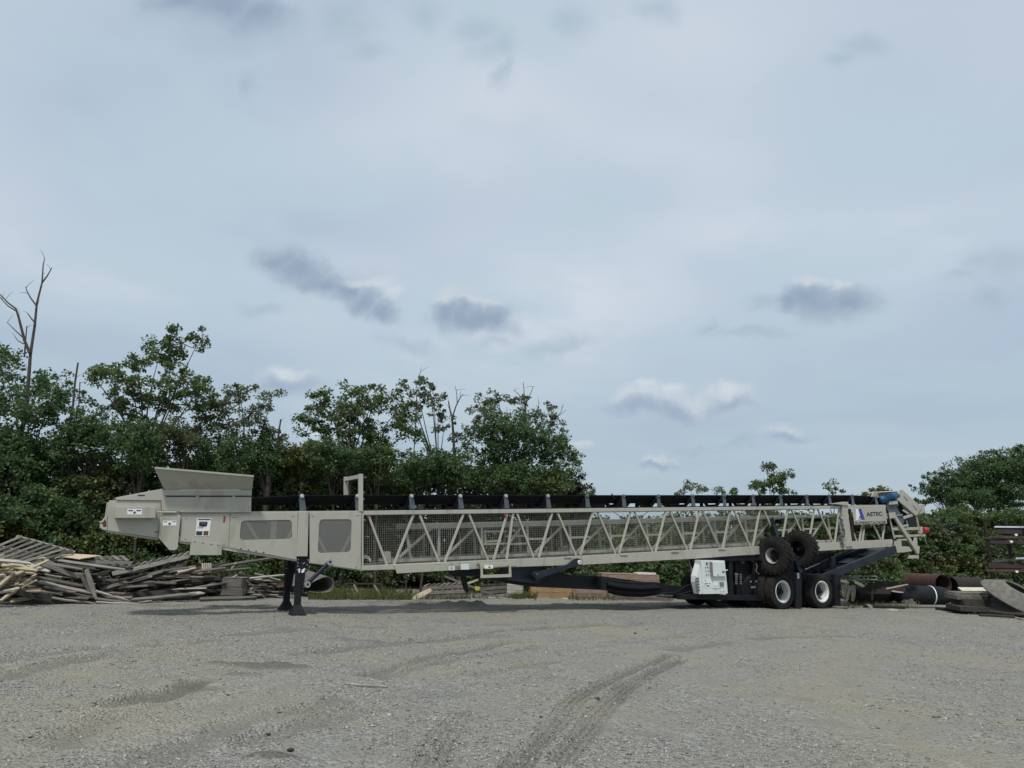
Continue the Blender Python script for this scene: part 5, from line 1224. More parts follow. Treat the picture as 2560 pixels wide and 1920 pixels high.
# rolled steel sheet
prof_px = [(752, 1474), (766, 1464), (785, 1453), (806, 1443), (820, 1441), (831, 1447), (836, 1459), (834, 1471), (826, 1479), (806, 1484), (775, 1480)]
A_ = [atY(x, y, 22.4) for x, y in prof_px]; off = atY(735, 1434, 24.2) - atY(785, 1453, 22.4); off[2] *= 0.8
vs = []; fs = []; n_ = len(A_)
cen = sum(A_) / n_
for p in A_:
    inn = p + unit(cen - p) * 0.014
    vs += [p, p + off, inn, inn + off]
for i in range(n_ - 1):
    a = 4 * i; b = a + 4
    fs += [(a, a + 1, b + 1, b), (a + 2, b + 2, b + 3, a + 3), (a, b, b + 2, a + 2), (a + 1, a + 3, b + 3, b + 1)]
fs += [(0, 2, 3, 1), (4 * n_ - 4, 4 * n_ - 3, 4 * n_ - 1, 4 * n_ - 2)]
tag(G().add(vs, fs).build('rolled_sheet', SHEET, None, True), 'curled grey steel sheet with rusty inside behind the landing legs', 'steel sheet')
# trestle
r_ = empty('trestle', atY(915, 1495, 23.5)); tag(r_, 'broken wooden trestle standing in the grass under the lattice truss', 'trestle')
tp_ = lambda x, y, Y=23.5: atY(x, y, Y)
place('rail', tp_(862, 1459), tp_(953, 1460), 0.05, 0.05, WOOD_D, FACE, r_)
for (x0, x1, Y) in ((866, 882, 23.4), (884, 903, 23.2), (934, 956, 23.4), (953, 971, 23.2)):
    place('leg', tp_(x0, 1460, 23.5), tp_(x1, 1495, Y), 0.05, 0.04, WOOD_D if x0 in (866, 953) else WOOD, FACE, r_)
# boards and pallets under the truss
mid = lambda x, y, Y: atY(x, y, Y)
tag(place('plank', mid(1030, 1500, 22.9), mid(1077, 1475, 23.3), 0.16, 0.03, WOOD_L, (0.3, -1, 0.8)), 'fresh yellow board propped against the small pallet stack', 'plank')
def flat_stack(px0, px1, ys, Y, dep, labs, m):
    for i, (y, lab) in enumerate(zip(ys, labs)):
        a = mid(px0 + 4 * i, y, Y); b = mid(px1, y - 5, Y + 0.1)
        slatted('pallet', a, b, a + (0.05, dep, 0.02), b + (0.05, dep, 0.02), 8, 0.08, lab, m, WOOD)
flat_stack(1056, 1165, (1466, 1478, 1489), 23.6, 0.9, ['topmost pallet of the small stack beside the yellow board', 'middle pallet of the small stack beside the yellow board', 'lowest pallet of the small stack beside the yellow board'], WOOD)
flat_stack(1198, 1268, (1468, 1478, 1488, 1497), 25.2, 1.0, ['topmost dark pallet left of the pale grey crate', 'second dark pallet from the top left of the pale grey crate', 'third dark pallet from the top left of the pale grey crate', 'lowest dark pallet left of the pale grey crate'], WOOD_D)
tag(place('plank', mid(1112, 1441, 24.2), mid(1232, 1487, 24.0), 0.07, 0.04, WOOD, FACE), 'long grey slat slanting down right under the service frame', 'plank')
tag(place('plank', mid(1150, 1466, 24.3), mid(1196, 1449, 24.3), 0.07, 0.03, WOOD_W, FACE), 'short bleached slat slanting up right under the service frame', 'plank')
tag(G().prism3([mid(1187, 1466, 23.9), mid(1199, 1467, 23.9), mid(1199, 1476, 23.9), mid(1188, 1476, 23.9)], (0, 0.12, 0)).build('yellow_block', mat('yellow plastic', (0.45, 0.42, 0.08), (0.4, 0.36, 0.08), 9, 0.6)), 'small yellow block among dark slats under the service frame', 'block')
tag(place('plank', mid(1219, 1494, 24.6), mid(1236, 1496, 24.6), 0.12, 0.02, WOOD_W), 'pale chip of board on the grass edge below the dark pallets', 'plank')
CG = 'wooden crates behind the draw beam'
crate('crate', 1268, 1465, 1306, 1497, 25.0, 1.0, WOOD_W, 'pale grey crate left of the orange crate', CG, 3, 0.0, False)
crate('crate', 1328, 1467, 1428, 1495, 25.6, 1.1, CRATE_O, 'orange brown wooden crate under the draw beam', CG, 2, 0.02)
crate('crate', 1431, 1472, 1519, 1496, 25.8, 1.1, CRATE_R, 'reddish brown wooden crate right of the orange crate', CG, 2, 0.02)
crate('crate', 1525, 1475, 1676, 1506, 25.2, 1.2, WOOD, 'wide dark grey crate low behind the hanging hoses', CG, 3, 0.0)
crate('crate', 1506, 1437, 1648, 1474, 26.0, 1.2, CRATE_R, 'long brown crate on top, its boards showing above the hoses', CG, 3, 0.01)
tag(place('plank', mid(1592, 1434, 26.2), mid(1640, 1436, 26.4), 0.35, 0.02, WOOD_W, (0, -0.3, 1)), 'pale loose board on the long brown crate', 'plank')
for (x, Y, lab) in ((1414, 25.2, 'chip of pale wood in front of the orange crate'), (1300, 24.6, 'chip of grey wood in front of the pale grey crate')):
    tag(place('wood_chip', mid(x - 6, 1497, Y), mid(x + 9, 1498, Y), 0.10, 0.03, WOOD_W), lab, 'plank')

# --- right-hand scrap
r_ = empty('steel_grating_frame', atY(2148, 1452, 26.5)); tag(r_, 'long narrow steel ladder frame lying level right of the rear wheels', 'frame')
for y, dY in ((1441, 0), (1449.5, 0), (1435.5, 0.5)): place('rail', atY(2104, y, 26.5 + dY), atY(2192, y - 0.5, 26.5 + dY), 0.03, 0.04, SHEET if dY == 0 else RUST_D, FACE, r_, 0.002)
for x in (2104, 2130, 2160, 2191): place('rung', atY(x, 1441, 26.52), atY(x, 1449.5, 26.52), 0.035, 0.035, SHEET, FACE, r_, 0.002)
place('rear_leg', atY(2112, 1450, 26.7), atY(2112, 1500, 26.7), 0.06, 0.05, RUST_D, FACE, r_); place('rear_leg', atY(2180, 1450, 26.7), atY(2180, 1500, 26.7), 0.06, 0.05, RUST_D, FACE, r_)
def folded(name, pts, Y, dY, m, lab, cat, th=0.03):
    """bent sheet: vertical folds run between upper and lower outline"""
    A_ = [atY(x, y, Y + dY * (i % 2)) for i, (x, y, _) in enumerate(pts)]; B_ = [atY(x2, y2, Y + dY * ((i + 1) % 2) * 0.5) for i, (_, _, (x2, y2)) in enumerate(pts)]
    vs = []; fs = []
    for a, b in zip(A_, B_): vs += [a, b, a + (0, th, 0.0), b + (0, th, 0)]
    for i in range(len(A_) - 1):
        k = 4 * i; fs += [(k, k + 1, k + 5, k + 4), (k + 2, k + 6, k + 7, k + 3), (k, k + 4, k + 6, k + 2), (k + 1, k + 3, k + 7, k + 5)]
    k = 4 * (len(A_) - 1); fs += [(0, 2, 3, 1), (k, k + 1, k + 3, k + 2)]
    return tag(G().add(vs, fs).build(name, m), lab, cat)
folded('torn_liner', [(2102, 1458, (2105, 1480)), (2108, 1463, (2110, 1496)), (2116, 1458, (2114, 1502)), (2123, 1462, (2119, 1503)), (2128, 1470, (2122, 1500))], 24.9, 0.16, CANVAS, 'torn dusty liner sheet standing right of the rear wheels', 'liner')
folded('bent_liner', [(2127, 1466, (2128, 1500)), (2133, 1462, (2132, 1504)), (2138, 1463, (2136, 1502)), (2140, 1476, (2138, 1496))], 25.0, 0.14, CANVAS, 'narrow bent liner strip standing next to the torn sheet', 'liner')
tag(place('plate_offcut', atY(2101, 1453, 25.3), atY(2119, 1455, 25.3), 0.3, 0.04, CANVAS), 'dusty offcut lying on top of the torn liner', 'scrap')
tag(place('bent_bar', atY(2135, 1454, 25.4), atY(2160, 1467, 25.2), 0.10, 0.04, CANVAS, FACE), 'bent dusty bar drooping right of the torn liner', 'scrap')
# dark beams
for (x0, y0, x1, y1, Y, w, lab) in ((2160, 1469, 2262, 1475, 27.2, 0.14, 'dark steel beam lying level below the ladder frame'), (2170, 1462, 2250, 1466, 28.0, 0.12, 'rusty beam end stacked behind the dark steel beam'), (2205, 1457, 2245, 1459, 28.6, 0.10, 'short upper beam in the dark beam stack'), (2150, 1478, 2225, 1480, 26.8, 0.16, 'lower dark beam in front of the stack')):
    tag(place('steel_beam', atY(x0, y0, Y), atY(x1, y1, Y), w, 0.12, RUST_D, FACE, None, 0.003), lab, 'beam', 'dark steel beams')
tag(place('pale_strip', atY(2214, 1472, 26.3), atY(2270, 1461, 26.5), 0.05, 0.03, WOOD_W, FACE), 'bright narrow strip slanting up between the dark beams and rusty pipe', 'strip')
tag(place('pale_strip', atY(2230, 1478, 26.2), atY(2258, 1481, 26.2), 0.05, 0.02, WOOD_W, FACE), 'short bright strip just below the slanting one', 'strip')
def pipe(name, a, b, r_, th, m, lab, inner=None, n_=32):
    a = vec(a); b = vec(b); Ln = np.linalg.norm(b - a)
    o = G().lathe([(r_, 0), (r_, Ln), (r_ - th, Ln), (r_ - th, 0), (r_, 0)], a, b - a, n_).build(name, m, None, True)
    return tag(o, lab, 'pipe')
c0 = atY(2262, 1452, 35.5); c1 = atY(2358, 1458, 33.2)
pipe('rusty_pipe', c0 * (1, 1, 0) + (0, 0, 0.60), c1 * (1, 1, 0) + (0, 0, 0.60), 0.42, 0.02, RUST, 'large rusty brown pipe with its dark open end to the right')
c0 = atY(2375, 1458, 35.0); c1 = atY(2446, 1460, 35.8)
pipe('rusty_pipe', c0 * (1, 1, 0) + (0, 0, 0.50), c1 * (1, 1, 0) + (0, 0, 0.50), 0.40, 0.02, RUST_D, 'darker rusty pipe behind the open end of the large one')
# black rolled liner with a white strap
r_ = empty('liner_roll', atZ(2318, 1512)); base = vec(r_.location[:])
la = atZ(2254, 1510) + (0, 0.3, 0.34); lb_ = atZ(2382, 1513) + (0, 0.3, 0.30)
tag(r_, 'black rolled rubber liner bound with a white strap', 'liner')
def sub(o, r_):
    o.parent = r_; o.matrix_parent_inverse = Matrix.Translation(-Vector(r_.location)); return o
d_ = lb_ - la; Ln = np.linalg.norm(d_)
sub(G().lathe([(0.001, -0.0), (0.30, 0.0), (0.345, 0.08), (0.35, Ln * 0.5), (0.345, Ln * 0.86), (0.31, Ln * 0.97), (0.22, Ln), (0.001, Ln)], la, d_, 32).build('roll', PLASTIC_D, None, True), r_)
sp = la + d_ * 0.66
sub(G().lathe([(0.352, -0.02), (0.362, -0.018), (0.362, 0.018), (0.352, 0.02)], sp, d_, 32).build('strap', LABEL, None, True), r_)
la2 = atZ(2146, 1512) + (0, 0.5, 0.3); lb2 = atZ(2262, 1510) + (0, 0.9, 0.3)
tag(G().lathe([(0.001, 0), (0.28, 0), (0.31, 0.1), (0.30, np.linalg.norm(lb2 - la2) * 0.9), (0.24, np.linalg.norm(lb2 - la2)), (0.001, np.linalg.norm(lb2 - la2))], la2, lb2 - la2, 28).build('liner_roll', RUBBER_BELT, None, True), 'black rolled liner without strap, left of the strapped one', 'liner')
# flat castings stack
def frustum(name, c, axis, prof, m, lab, cat, n_=44):
    return tag(G().lathe(prof, c, axis, n_).build(name, m, None, True), lab, cat)
for (x0, y0, x1, y1, Y, w, t_, m, lab) in ((2374, 1481, 2466, 1484, 24.9, 0.6, 0.05, CASTING, 'dusty flat steel plate on top of the plate stack'), (2376, 1490, 2452, 1493, 24.7, 0.7, 0.14, CASTING, 'thick dusty slab second in the plate stack'), (2392, 1503, 2456, 1505, 24.6, 0.7, 0.22, CASTING_D, 'dark slab under the dusty plates'), (2382, 1518, 2462, 1521, 24.4, 0.8, 0.14, CASTING_D, 'lowest dark slab of the plate stack on the ground')):
    tag(place('steel_plate', atY(x0, y0, Y), atY(x1, y1, Y), w, t_, m, (0, -0.05, 1), None, 0.004), lab, 'plate', 'steel plates in the stack')
tag(place('plank', atY(2400, 1474, 25.3), atY(2484, 1475.5, 25.3), 0.2, 0.05, mat('cream board', (0.55, 0.53, 0.42), (0.48, 0.46, 0.36), 8, 0.7), (0, -0.6, 1)), 'cream painted board lying on the plate stack left of the pale cone', 'plank')
cb_ = atY(2562, 1528, 24.4); cb_[2] = 0.06
frustum('cone_liner', cb_, (0.0, 0, 1), [(1.42, 0.0), (1.46, 0.03), (1.40, 0.12), (0.80, 0.58), (0.70, 0.60), (0.66, 0.56), (1.28, 0.06), (1.42, 0.0)], CASTING_D, 'dark wide cone shaped crusher liner lying at the right border', 'cone liner')
cn = unit((0.30, -0.46, 0.86)); co_ = atY(2548, 1470, 23.9)
frustum('cone_liner', co_ - cn * 0.37, cn, [(0.92, -0.05), (0.95, -0.01), (0.91, 0.05), (0.45, 0.36), (0.41, 0.37), (0.38, 0.33), (0.82, 0.0), (0.92, -0.05)], CASTING, 'pale dusty cone liner with round opening tilted on the dark one', 'cone liner')
for (x0, y0, x1, y1, w, t_, m, lab) in ((2184, 1512, 2300, 1516, 0.16, 0.05, WOOD, 'weathered board along the gravel edge below the liner rolls'), (2250, 1517, 2342, 1519, 0.14, 0.06, WOOD, 'second weathered board in front of the strapped liner roll'), (2160, 1518, 2262, 1522, 0.10, 0.10, WOOD_D, 'dark timber right behind the pale wood chip'),
        (2340, 1524, 2400, 1530, 0.14, 0.10, WOOD_D, 'dark timber in front of the plate stack'), (2384, 1531, 2440, 1536, 0.2, 0.12, WOOD_D, 'dark broken block in front of the plate stack'), (2420, 1530, 2462, 1533, 0.08, 0.03, WOOD_W, 'bright sliver of board before the dark cone'), (2450, 1540, 2535, 1544, 0.14, 0.06, WOOD_D, 'dark board on the gravel below the dark cone'), (2530, 1541, 2575, 1552, 0.14, 0.03, WOOD_L, 'pale board end cut by the right border'), (2220, 1526, 2243, 1526.5, 0.16, 0.02, WOOD_W, 'pale wood chip on the gravel edge'), (2083, 1521, 2118, 1523, 0.10, 0.07, WOOD, 'short grey block of wood right behind the rear wheel'), (2168, 1516, 2178, 1522, 0.12, 0.1, WOOD_W, 'small pale wood block at the gravel edge'), (2375, 1513, 2386, 1513, 0.14, 0.07, CASTING, 'small pale rock beside the strapped roll end')):
    a = atZ(x0, y0); b = atZ(x1, y1); a = a + (0, 0, gz(a[0], a[1]) + t_ / 2); b = b + (0, 0, gz(b[0], b[1]) + t_ / 2)
    tag(place('plank' if 'block' not in lab and 'rock' not in lab else 'wood_block', a, b, w, t_, m), lab, 'plank' if 'block' not in lab and 'rock' not in lab else 'block')
mo_ = atZ(2272, 1513) + (0, 0, 0.08)
mt_ = G().frame(mo_, (0.20, 0, 0), (0, 0.14, 0), (0, 0, 0.05)); mt_.frame(mo_ + (0.1, 0, 0.09), (0.06, 0, 0), (0, 0.06, 0), (0, 0, 0.05)); mt_.frame(mo_ + (-0.08, 0, 0.07), (0.08, 0, 0), (0, 0.1, 0), (0, 0, 0.03))
tag(mt_.build('cast_bracket', CASTING, None, bevel=0.015), 'small dusty cast bracket sitting before the liner rolls', 'bracket')
# rusty storage rack at the right border
r_ = empty('storage_rack', atY(2510, 1470, 29.0)); tag(r_, 'tall rusty steel storage rack with arms at the right border', 'rack')
for (x, y0, Y) in ((2461, 1303, 30.0), (2513, 1297, 29.0), (2562, 1300, 28.4)):
    p = atY(x, y0, Y); place('post', (p[0] + 0.15, p[1], -0.05), p, 0.09, 0.09, RUST_D, FACE, r_, 0.002)
for y, Y in ((1360, 29.4), (1425, 29.4)):
    place('shelf_beam', atY(2461, y - 14, 29.7), atY(2580, y, 28.2), 0.10, 0.10, RUST_D, FACE, r_, 0.002)
    for x in (2463, 2515): 
        a = atY(x, y, 29.4); place('shelf_arm', a, a + (-0.1, -0.7, 0), 0.08, 0.08, RUST, (0, 0, 1), r_, 0.002)
place('tie', atY(2466, 1325, 29.8), atY(2515, 1380, 29.2), 0.03, 0.03, RUST, FACE, r_, 0.002)
for i, (x0, y0, x1, y1, Y, w, m, lab) in enumerate(((2486, 1318, 2575, 1319, 29.0, 0.06, GALV, 'bright steel flat lying on top of the rack bundle'), (2490, 1328, 2580, 1330, 29.0, 0.22, RUST_D, 'dark section beam on the upper rack level, top one'), (2480, 1343, 2580, 1345, 28.8, 0.10, RUST, 'rusty angle on the upper rack level'), (2475, 1356, 2580, 1358, 28.7, 0.12, RUST_D, 'lowest dark beam on the upper rack level'),
        (2480, 1404, 2535, 1401, 28.9, 0.10, CASTING_D, 'dusty channel on the lower rack level, left end'), (2470, 1414, 2580, 1416, 28.8, 0.2, RUST_D, 'dark beam on the lower rack level'), (2540, 1397, 2590, 1396, 28.5, 0.06, GALV, 'bright bar on the lower rack level'), (2465, 1427, 2580, 1428, 28.7, 0.10, RUST, 'rusty rail at the bottom of the lower rack level'))):
    tag(place('steel_section', atY(x0, y0, Y), atY(x1, y1, Y - 0.4), w, 0.12, m, FACE, None, 0.002), lab, 'beam', 'steel sections on the rack')
for (x, y, Y, lab) in ((2540, 1337, 28.2, 'white end tag on the upper rack bundle, higher one'), (2528, 1354, 28.1, 'white end tag on the upper rack bundle, lower one'), (2542, 1429, 28.0, 'white end tag on the lower rack bundle')):
    a = atY(x, y, Y); tag(G().prism3([a + (-0.06, 0, 0.03), a + (0.05, 0, 0.04), a + (0.07, 0, -0.02), a + (-0.01, 0, -0.05)], (0, 0.02, 0)).build('end_tag', LABEL), lab, 'tag')
for k in range(16):
    px = random.uniform(2450, 2620); a = atY(px, 1470, random.uniform(27.5, 30)); a[2] = random.uniform(0.05, 0.5); an = random.gauss(0, 0.4); Lp = random.uniform(0.6, 1.6)
    d_ = np.array([math.cos(an), math.sin(an), random.gauss(0, 0.06)]) * Lp / 2
    tag(place('scrap_bar', a - d_, a + d_, random.uniform(0.06, 0.2), 0.08, random.choice([RUST, RUST_D, RUST_D])), 'rusty scrap bar in the dark pile under the storage rack', 'scrap', 'scrap bars under the rack')
# stick on the gravel, a few dark clods
a = atZ(862, 1719); b = atZ(962, 1724)
tag(place('stick', a + (0, 0, gz(a[0], a[1]) + 0.01), b + (0, 0, gz(b[0], b[1]) + 0.01), 0.03, 0.018, WOOD, UP), 'thin stick lying across the open gravel', 'stick')
CLOD = [(790, 1566), (570, 1744), (670, 1840), (724, 1896), (1352, 1812), (1494, 1764), (1588, 1582), (1617, 1574), (1364, 1557), (970, 1648), (1097, 1649), (2212, 1682), (1660, 1862), (620, 1668), (405, 1668), (1030, 1694), (1636, 1733), (1508, 1862), (2060, 1830)][:9]
for k, (x, y) in enumerate(CLOD):
    c_ = atZ(x, y); s_ = random.uniform(0.018, 0.034); c_[2] = gz(c_[0], c_[1]) + s_ * 0.3
    bm = bmesh.new(); bmesh.ops.create_icosphere(bm, subdivisions=1, radius=s_)
    for v in bm.verts: v.co *= random.uniform(0.7, 1.25); v.co.z *= 0.6; v.co += Vector(c_)
    me = bpy.data.meshes.new('dark_stone'); bm.to_mesh(me); bm.free(); me.materials.append(CASTING_D)
    o = bpy.data.objects.new('dark_stone', me); COL.objects.link(o)
    tag(o, 'single dark stone lying loose on the open gravel', 'stone', 'dark stones on the gravel')

# ------------------------------------------------------------------ vegetation
def leaf_cloud(cent, rad, nper, size, flat=0.75, droop=0.0):
    """leaf rhombs (two triangles) round clump centres; returns V, F"""
    k = len(cent); n_ = k * nper
    c = np.repeat(cent, nper, 0); r = np.repeat(rad, nper)
    d = rng.normal(0, 1, (n_, 3)); d /= np.linalg.norm(d, axis=1)[:, None]
    pos = c + d * (r * rng.random(n_) ** 0.45)[:, None] * np.array([1, 1, flat])
    if droop: pos[:, 2] -= droop * np.abs(d[:, 0]) * r
    nr = rng.normal(0, 1, (n_, 3)) + np.array([0, 0, 0.9]); nr /= np.linalg.norm(nr, axis=1)[:, None]
    ax = rng.normal(0, 1, (n_, 3)); ax[:, 2] -= 0.4
    ax -= nr * (ax * nr).sum(1)[:, None]; ax /= np.linalg.norm(ax, axis=1)[:, None]
    sd_ = np.cross(nr, ax)
    s = size * rng.uniform(0.5, 1.5, n_)
    a = pos - ax * (s * 0.5)[:, None]; b = pos + ax * (s * 0.55)[:, None]
    mid_ = pos + ax * (s * -0.05)[:, None] + nr * (s * 0.08)[:, None]
    l_ = mid_ + sd_ * (s * 0.34)[:, None]; r_ = mid_ - sd_ * (s * 0.34)[:, None]
    V = np.stack([a, l_, b, r_], 1).reshape(-1, 3)
    i = np.arange(n_) * 4
    F = np.stack([np.stack([i, i + 1, i + 2], 1), np.stack([i, i + 2, i + 3], 1)], 1).reshape(-1, 3)
    return V, F
def curve_pts(a, b, bend, n_=5):
    a = vec(a); b = vec(b); t_ = np.linspace(0, 1, n_)[:, None]
    m_ = (a + b) / 2 + vec(bend)
    return list((1 - t_) ** 2 * a + 2 * t_ * (1 - t_) * m_ + t_ ** 2 * b)
def tree(name, lab, cat, blobs, Y, m, dens=1.0, leaf=0.11, group=None, base_px=None, trunk_r=0.07, stems=1, depth=1.0, twigs=False, clump=0.34, jitterY=0.6):
    """blobs: crown masses (px, py, rx, ry) at forward distance Y; trunk, limbs and leaves grown to fill them"""
    B_ = []
    for (px, py, rx, ry) in blobs:
        yy_ = Y + rng.uniform(-jitterY, jitterY)
        c = atY(px, py, yy_); k = np.linalg.norm(c - CAM) / math.hypot(FPX, math.hypot(px - 1280, py - 960))
        B_.append((c, rx * k, ry * k))
    bx = np.mean([b[0][0] for b in B_]); by = Y
    if base_px is not None: bx = atY(base_px, 1480, Y)[0]
    root_ = empty(name, (bx, by, gz(bx, by))); org = vec(root_.location[:])
    tag(root_, lab, cat, group)
    wood = G(); cl = []; cr_ = []
    low = min(b[0][2] - b[2] for b in B_)
    order = sorted(B_, key=lambda b: b[0][2])
    fork = np.array([bx, by, 0.0]) * (1, 1, 0) + (0, 0, max(0.4, low * 0.75))
    fork[0] = bx * 0.6 + np.mean([b[0][0] for b in B_]) * 0.4
    wood.tube(curve_pts((bx, by, org[2] - 0.1), fork, (rng.normal(0, 0.1), 0, 0), 4), [trunk_r * 1.2, trunk_r, trunk_r * 0.9, trunk_r * 0.8], 7)
    for (c, rx, ry) in B_:
        lp = curve_pts(fork, c, (rng.normal(0, 0.15), rng.normal(0, 0.15), rng.uniform(-0.1, 0.35)), 5)
        wood.tube(lp, [trunk_r * q for q in (0.6, 0.42, 0.30, 0.2, 0.13)], 6)
        vol = rx * rx * depth * ry
        nclump = max(3, int(dens * 5.2 * rx * ry / clump ** 2 * (0.6 + 0.4 * depth * rx / 0.8)))
        d = rng.normal(0, 1, (nclump, 3)); d /= np.linalg.norm(d, axis=1)[:, None]
        rr = rng.random(nclump) ** 0.4
        cc = c + d * rr[:, None] * np.array([rx, max(0.35, rx * depth), ry]) * 0.92
        cc = cc + rng.normal(0, 0.12, cc.shape)
        cc[:, 2] = np.maximum(cc[:, 2], 0.12)
        cl.append(cc); cr_.append(rng.uniform(0.45, 1.1, nclump) * clump)
        for q in cc[: (14 if twigs else 5)]:
            wood.tube([c + (q - c) * 0.0, c + (q - c) * 0.55 + (0, 0, -0.05), q], [trunk_r * 0.22, trunk_r * 0.14, trunk_r * 0.06], 4, False)
    cl = np.concatenate(cl); cr_ = np.concatenate(cr_)
    Vv, Ff = leaf_cloud(cl, cr_, int(60 if clump > 0.25 else 42), leaf * 0.66)
    ob = np_mesh('crown', Vv - org, Ff, m, root_)
    wood.v = [tuple(vec(p) - org) for p in wood.v]
    wood.build('trunk', BARK, root_, True)
    global NLEAF
    NLEAF += len(Ff) // 2
    return root_
NLEAF = 0
def bare(name, lab, Y, lines, m=None, cat='dead tree'):
    """leafless tree: list of polylines [(px, py)...], start radius, end radius"""
    p0 = atY(*lines[0][0][0], Y); root_ = empty(name, (p0[0], Y, gz(p0[0], Y))); org = vec(root_.location[:]); tag(root_, lab, cat)
    first = True
    for (pts, r0, r1) in lines:
        P_ = [atY(x, y, Y + 0.04 * i * (1 if first else -1)) - org for i, (x, y) in enumerate(pts)]
        if first: P_ = [np.array([P_[0][0] * 0.5, 0, -0.1])] + P_
        n_ = len(P_)
        rs = [r0 + (r1 - r0) * i / (n_ - 1) for i in range(n_)]
        br = G().tube(P_, rs, 6).build('trunk' if first else 'branch', m or DEADBARK, root_, True)
        tw = G()
        for i in range(1 if not first else max(1, n_ // 2), n_ - 1):
            for _ in range(1):
                d_ = unit(rng.normal(0, 1, 3) + np.array([0, 0, 0.9])) * rng.uniform(0.2, 0.45); q = P_[i] + (P_[i + 1] - P_[i]) * rng.random()
                tw.tube([q, q + d_ * 0.5 + (0, 0, 0.03), q + d_], [0.009, 0.006, 0.003], 4)
        if tw.v: tag(tw.build('twigs', m or DEADBARK, br), kind='stuff')
        first = False
    return root_
# --- left wood
TG = 'trees of the wood behind the lumber heap'
tree('broadleaf_tree', 'dark tree at the left border with leaves round the dead tree', 'tree', [(8, 905, 55, 48), (85, 965, 55, 42), (-40, 980, 90, 80), (60, 1030, 90, 60), (130, 1000, 45, 42)], 23.0, LEAF_A, 1.0, 0.14, TG, 40)
tree('broadleaf_tree', 'open crowned tree with the highest leafy top left of the hopper', 'tree', [(455, 858, 48, 40), (400, 885, 58, 40), (345, 905, 40, 26), (500, 845, 18, 14), (330, 960, 55, 36), (270, 935, 38, 38), (455, 950, 70, 36), (510, 955, 22, 22), (410, 1005, 85, 36), (490, 1010, 55, 40), (235, 945, 22, 45), (300, 1015, 60, 40)], 24.0, LEAF_B, 0.75, 0.14, TG, 320, 0.08, twigs=True, clump=0.28)
tree('broadleaf_tree', 'ragged half bare tree between the highest tree and the dip in the skyline', 'tree', [(560, 1005, 50, 36), (600, 985, 40, 30), (630, 1030, 45, 40), (540, 1060, 60, 50), (655, 1010, 26, 18), (680, 990, 14, 10), (670, 1070, 35, 40)], 24.5, LEAF_D, 0.75, 0.12, TG, 590, twigs=True, clump=0.26)
tree('broadleaf_tree', 'thin young tree with long drooping leaves right of the dead tree', 'tree', [(165, 960, 22, 40), (140, 985, 30, 30), (190, 1000, 30, 30)], 23.6, LEAF_B, 0.45, 0.13, TG, 165, 0.04, clump=0.22)
MASS = [
 (30, 1120, 120, 100, 22.6, LEAF_A, 'dense dark green tree filling the left border under the dead tree'), (190, 1085, 110, 80, 23.2, LEAF_A, 'dense dark tree under the broken stubs left of the highest tree'),
 (330, 1110, 110, 80, 23.0, LEAF_A, 'dense dark tree in front of the highest leafy tree'), (450, 1105, 95, 60, 23.8, LEAF_D, 'grey green bushy tree above the hopper'),
 (560, 1130, 95, 75, 24.2, LEAF_A, 'dark tree right above the hopper end'), (655, 1130, 75, 70, 25.0, LEAF_A, 'dark tree at the dip in the skyline'),
]
for (px, py, rx, ry, Y, m, lab) in MASS:
    bl = [(px + rng.uniform(-0.5, 0.5) * rx, py + rng.uniform(-0.45, 0.45) * ry, rx * rng.uniform(0.45, 0.6), ry * rng.uniform(0.45, 0.65)) for _ in range(6)] + [(px, py, rx * 0.7, ry * 0.7)]
    tree('broadleaf_tree', lab, 'tree', bl, Y, m, 0.95, 0.12, TG, px, 0.04)
# --- middle wood
tree('broadleaf_tree', 'broad leafy tree left of the slim open tree in the middle', 'tree', [(800, 1005, 42, 36), (865, 1015, 55, 42), (930, 1010, 55, 42), (990, 1030, 45, 45), (775, 1055, 42, 45), (840, 1070, 60, 50), (930, 1085, 60, 45), (1020, 1075, 45, 40), (905, 985, 20, 20), (940, 975, 14, 22), (880, 985, 18, 16)], 27.0, LEAF_B, 0.85, 0.15, TG, 850, 0.08, twigs=True, clump=0.32)
tree('slim_tree', 'slim open tree with dark curved stem in the middle of the skyline', 'tree', [(1072, 955, 26, 20), (1045, 975, 36, 22), (1010, 962, 14, 10), (1085, 995, 30, 26), (1040, 1010, 32, 22), (1095, 1035, 26, 30), (990, 972, 10, 8), (1110, 1070, 24, 26)], 27.5, LEAF_D, 0.55, 0.13, TG, 1112, 0.06, twigs=True, clump=0.2)
tree('broadleaf_tree', 'sparse topped tree with bare twigs on the right of the wood', 'tree', [(1245, 995, 48, 22), (1205, 1020, 38, 28), (1190, 1060, 30, 34), (1315, 1005, 26, 20), (1330, 1040, 36, 28), (1385, 1015, 26, 16), (1380, 1060, 34, 30), (1150, 1085, 25, 30), (1400, 1110, 34, 30)], 28.0, LEAF_D, 0.6, 0.13, TG, 1260, 0.07, twigs=True, clump=0.22)
tree('broadleaf_tree', 'dense dark dome of leaves below the sparse topped tree', 'tree', [(1250, 1060, 70, 50), (1310, 1080, 70, 55), (1220, 1110, 80, 55), (1370, 1120, 60, 60), (1290, 1140, 90, 60), (1400, 1160, 55, 60)], 27.4, LEAF_A, 1.0, 0.13, TG, 1290)
tree('broadleaf_tree', 'light leafed tip at the right end of the wood above the belt', 'tree', [(1440, 1135, 26, 18), (1425, 1155, 24, 20), (1452, 1160, 14, 14)], 28.3, LEAF_C, 0.5, 0.11, TG, 1420, 0.03, clump=0.2)
tree('purple_shrub', 'purple leaved shrub at the right end of the wood', 'shrub', [(1442, 1200, 22, 26), (1450, 1228, 20, 24), (1430, 1240, 34, 34)], 28.0, LEAF_P, 0.9, 0.12, None, 1440, 0.03, clump=0.24)
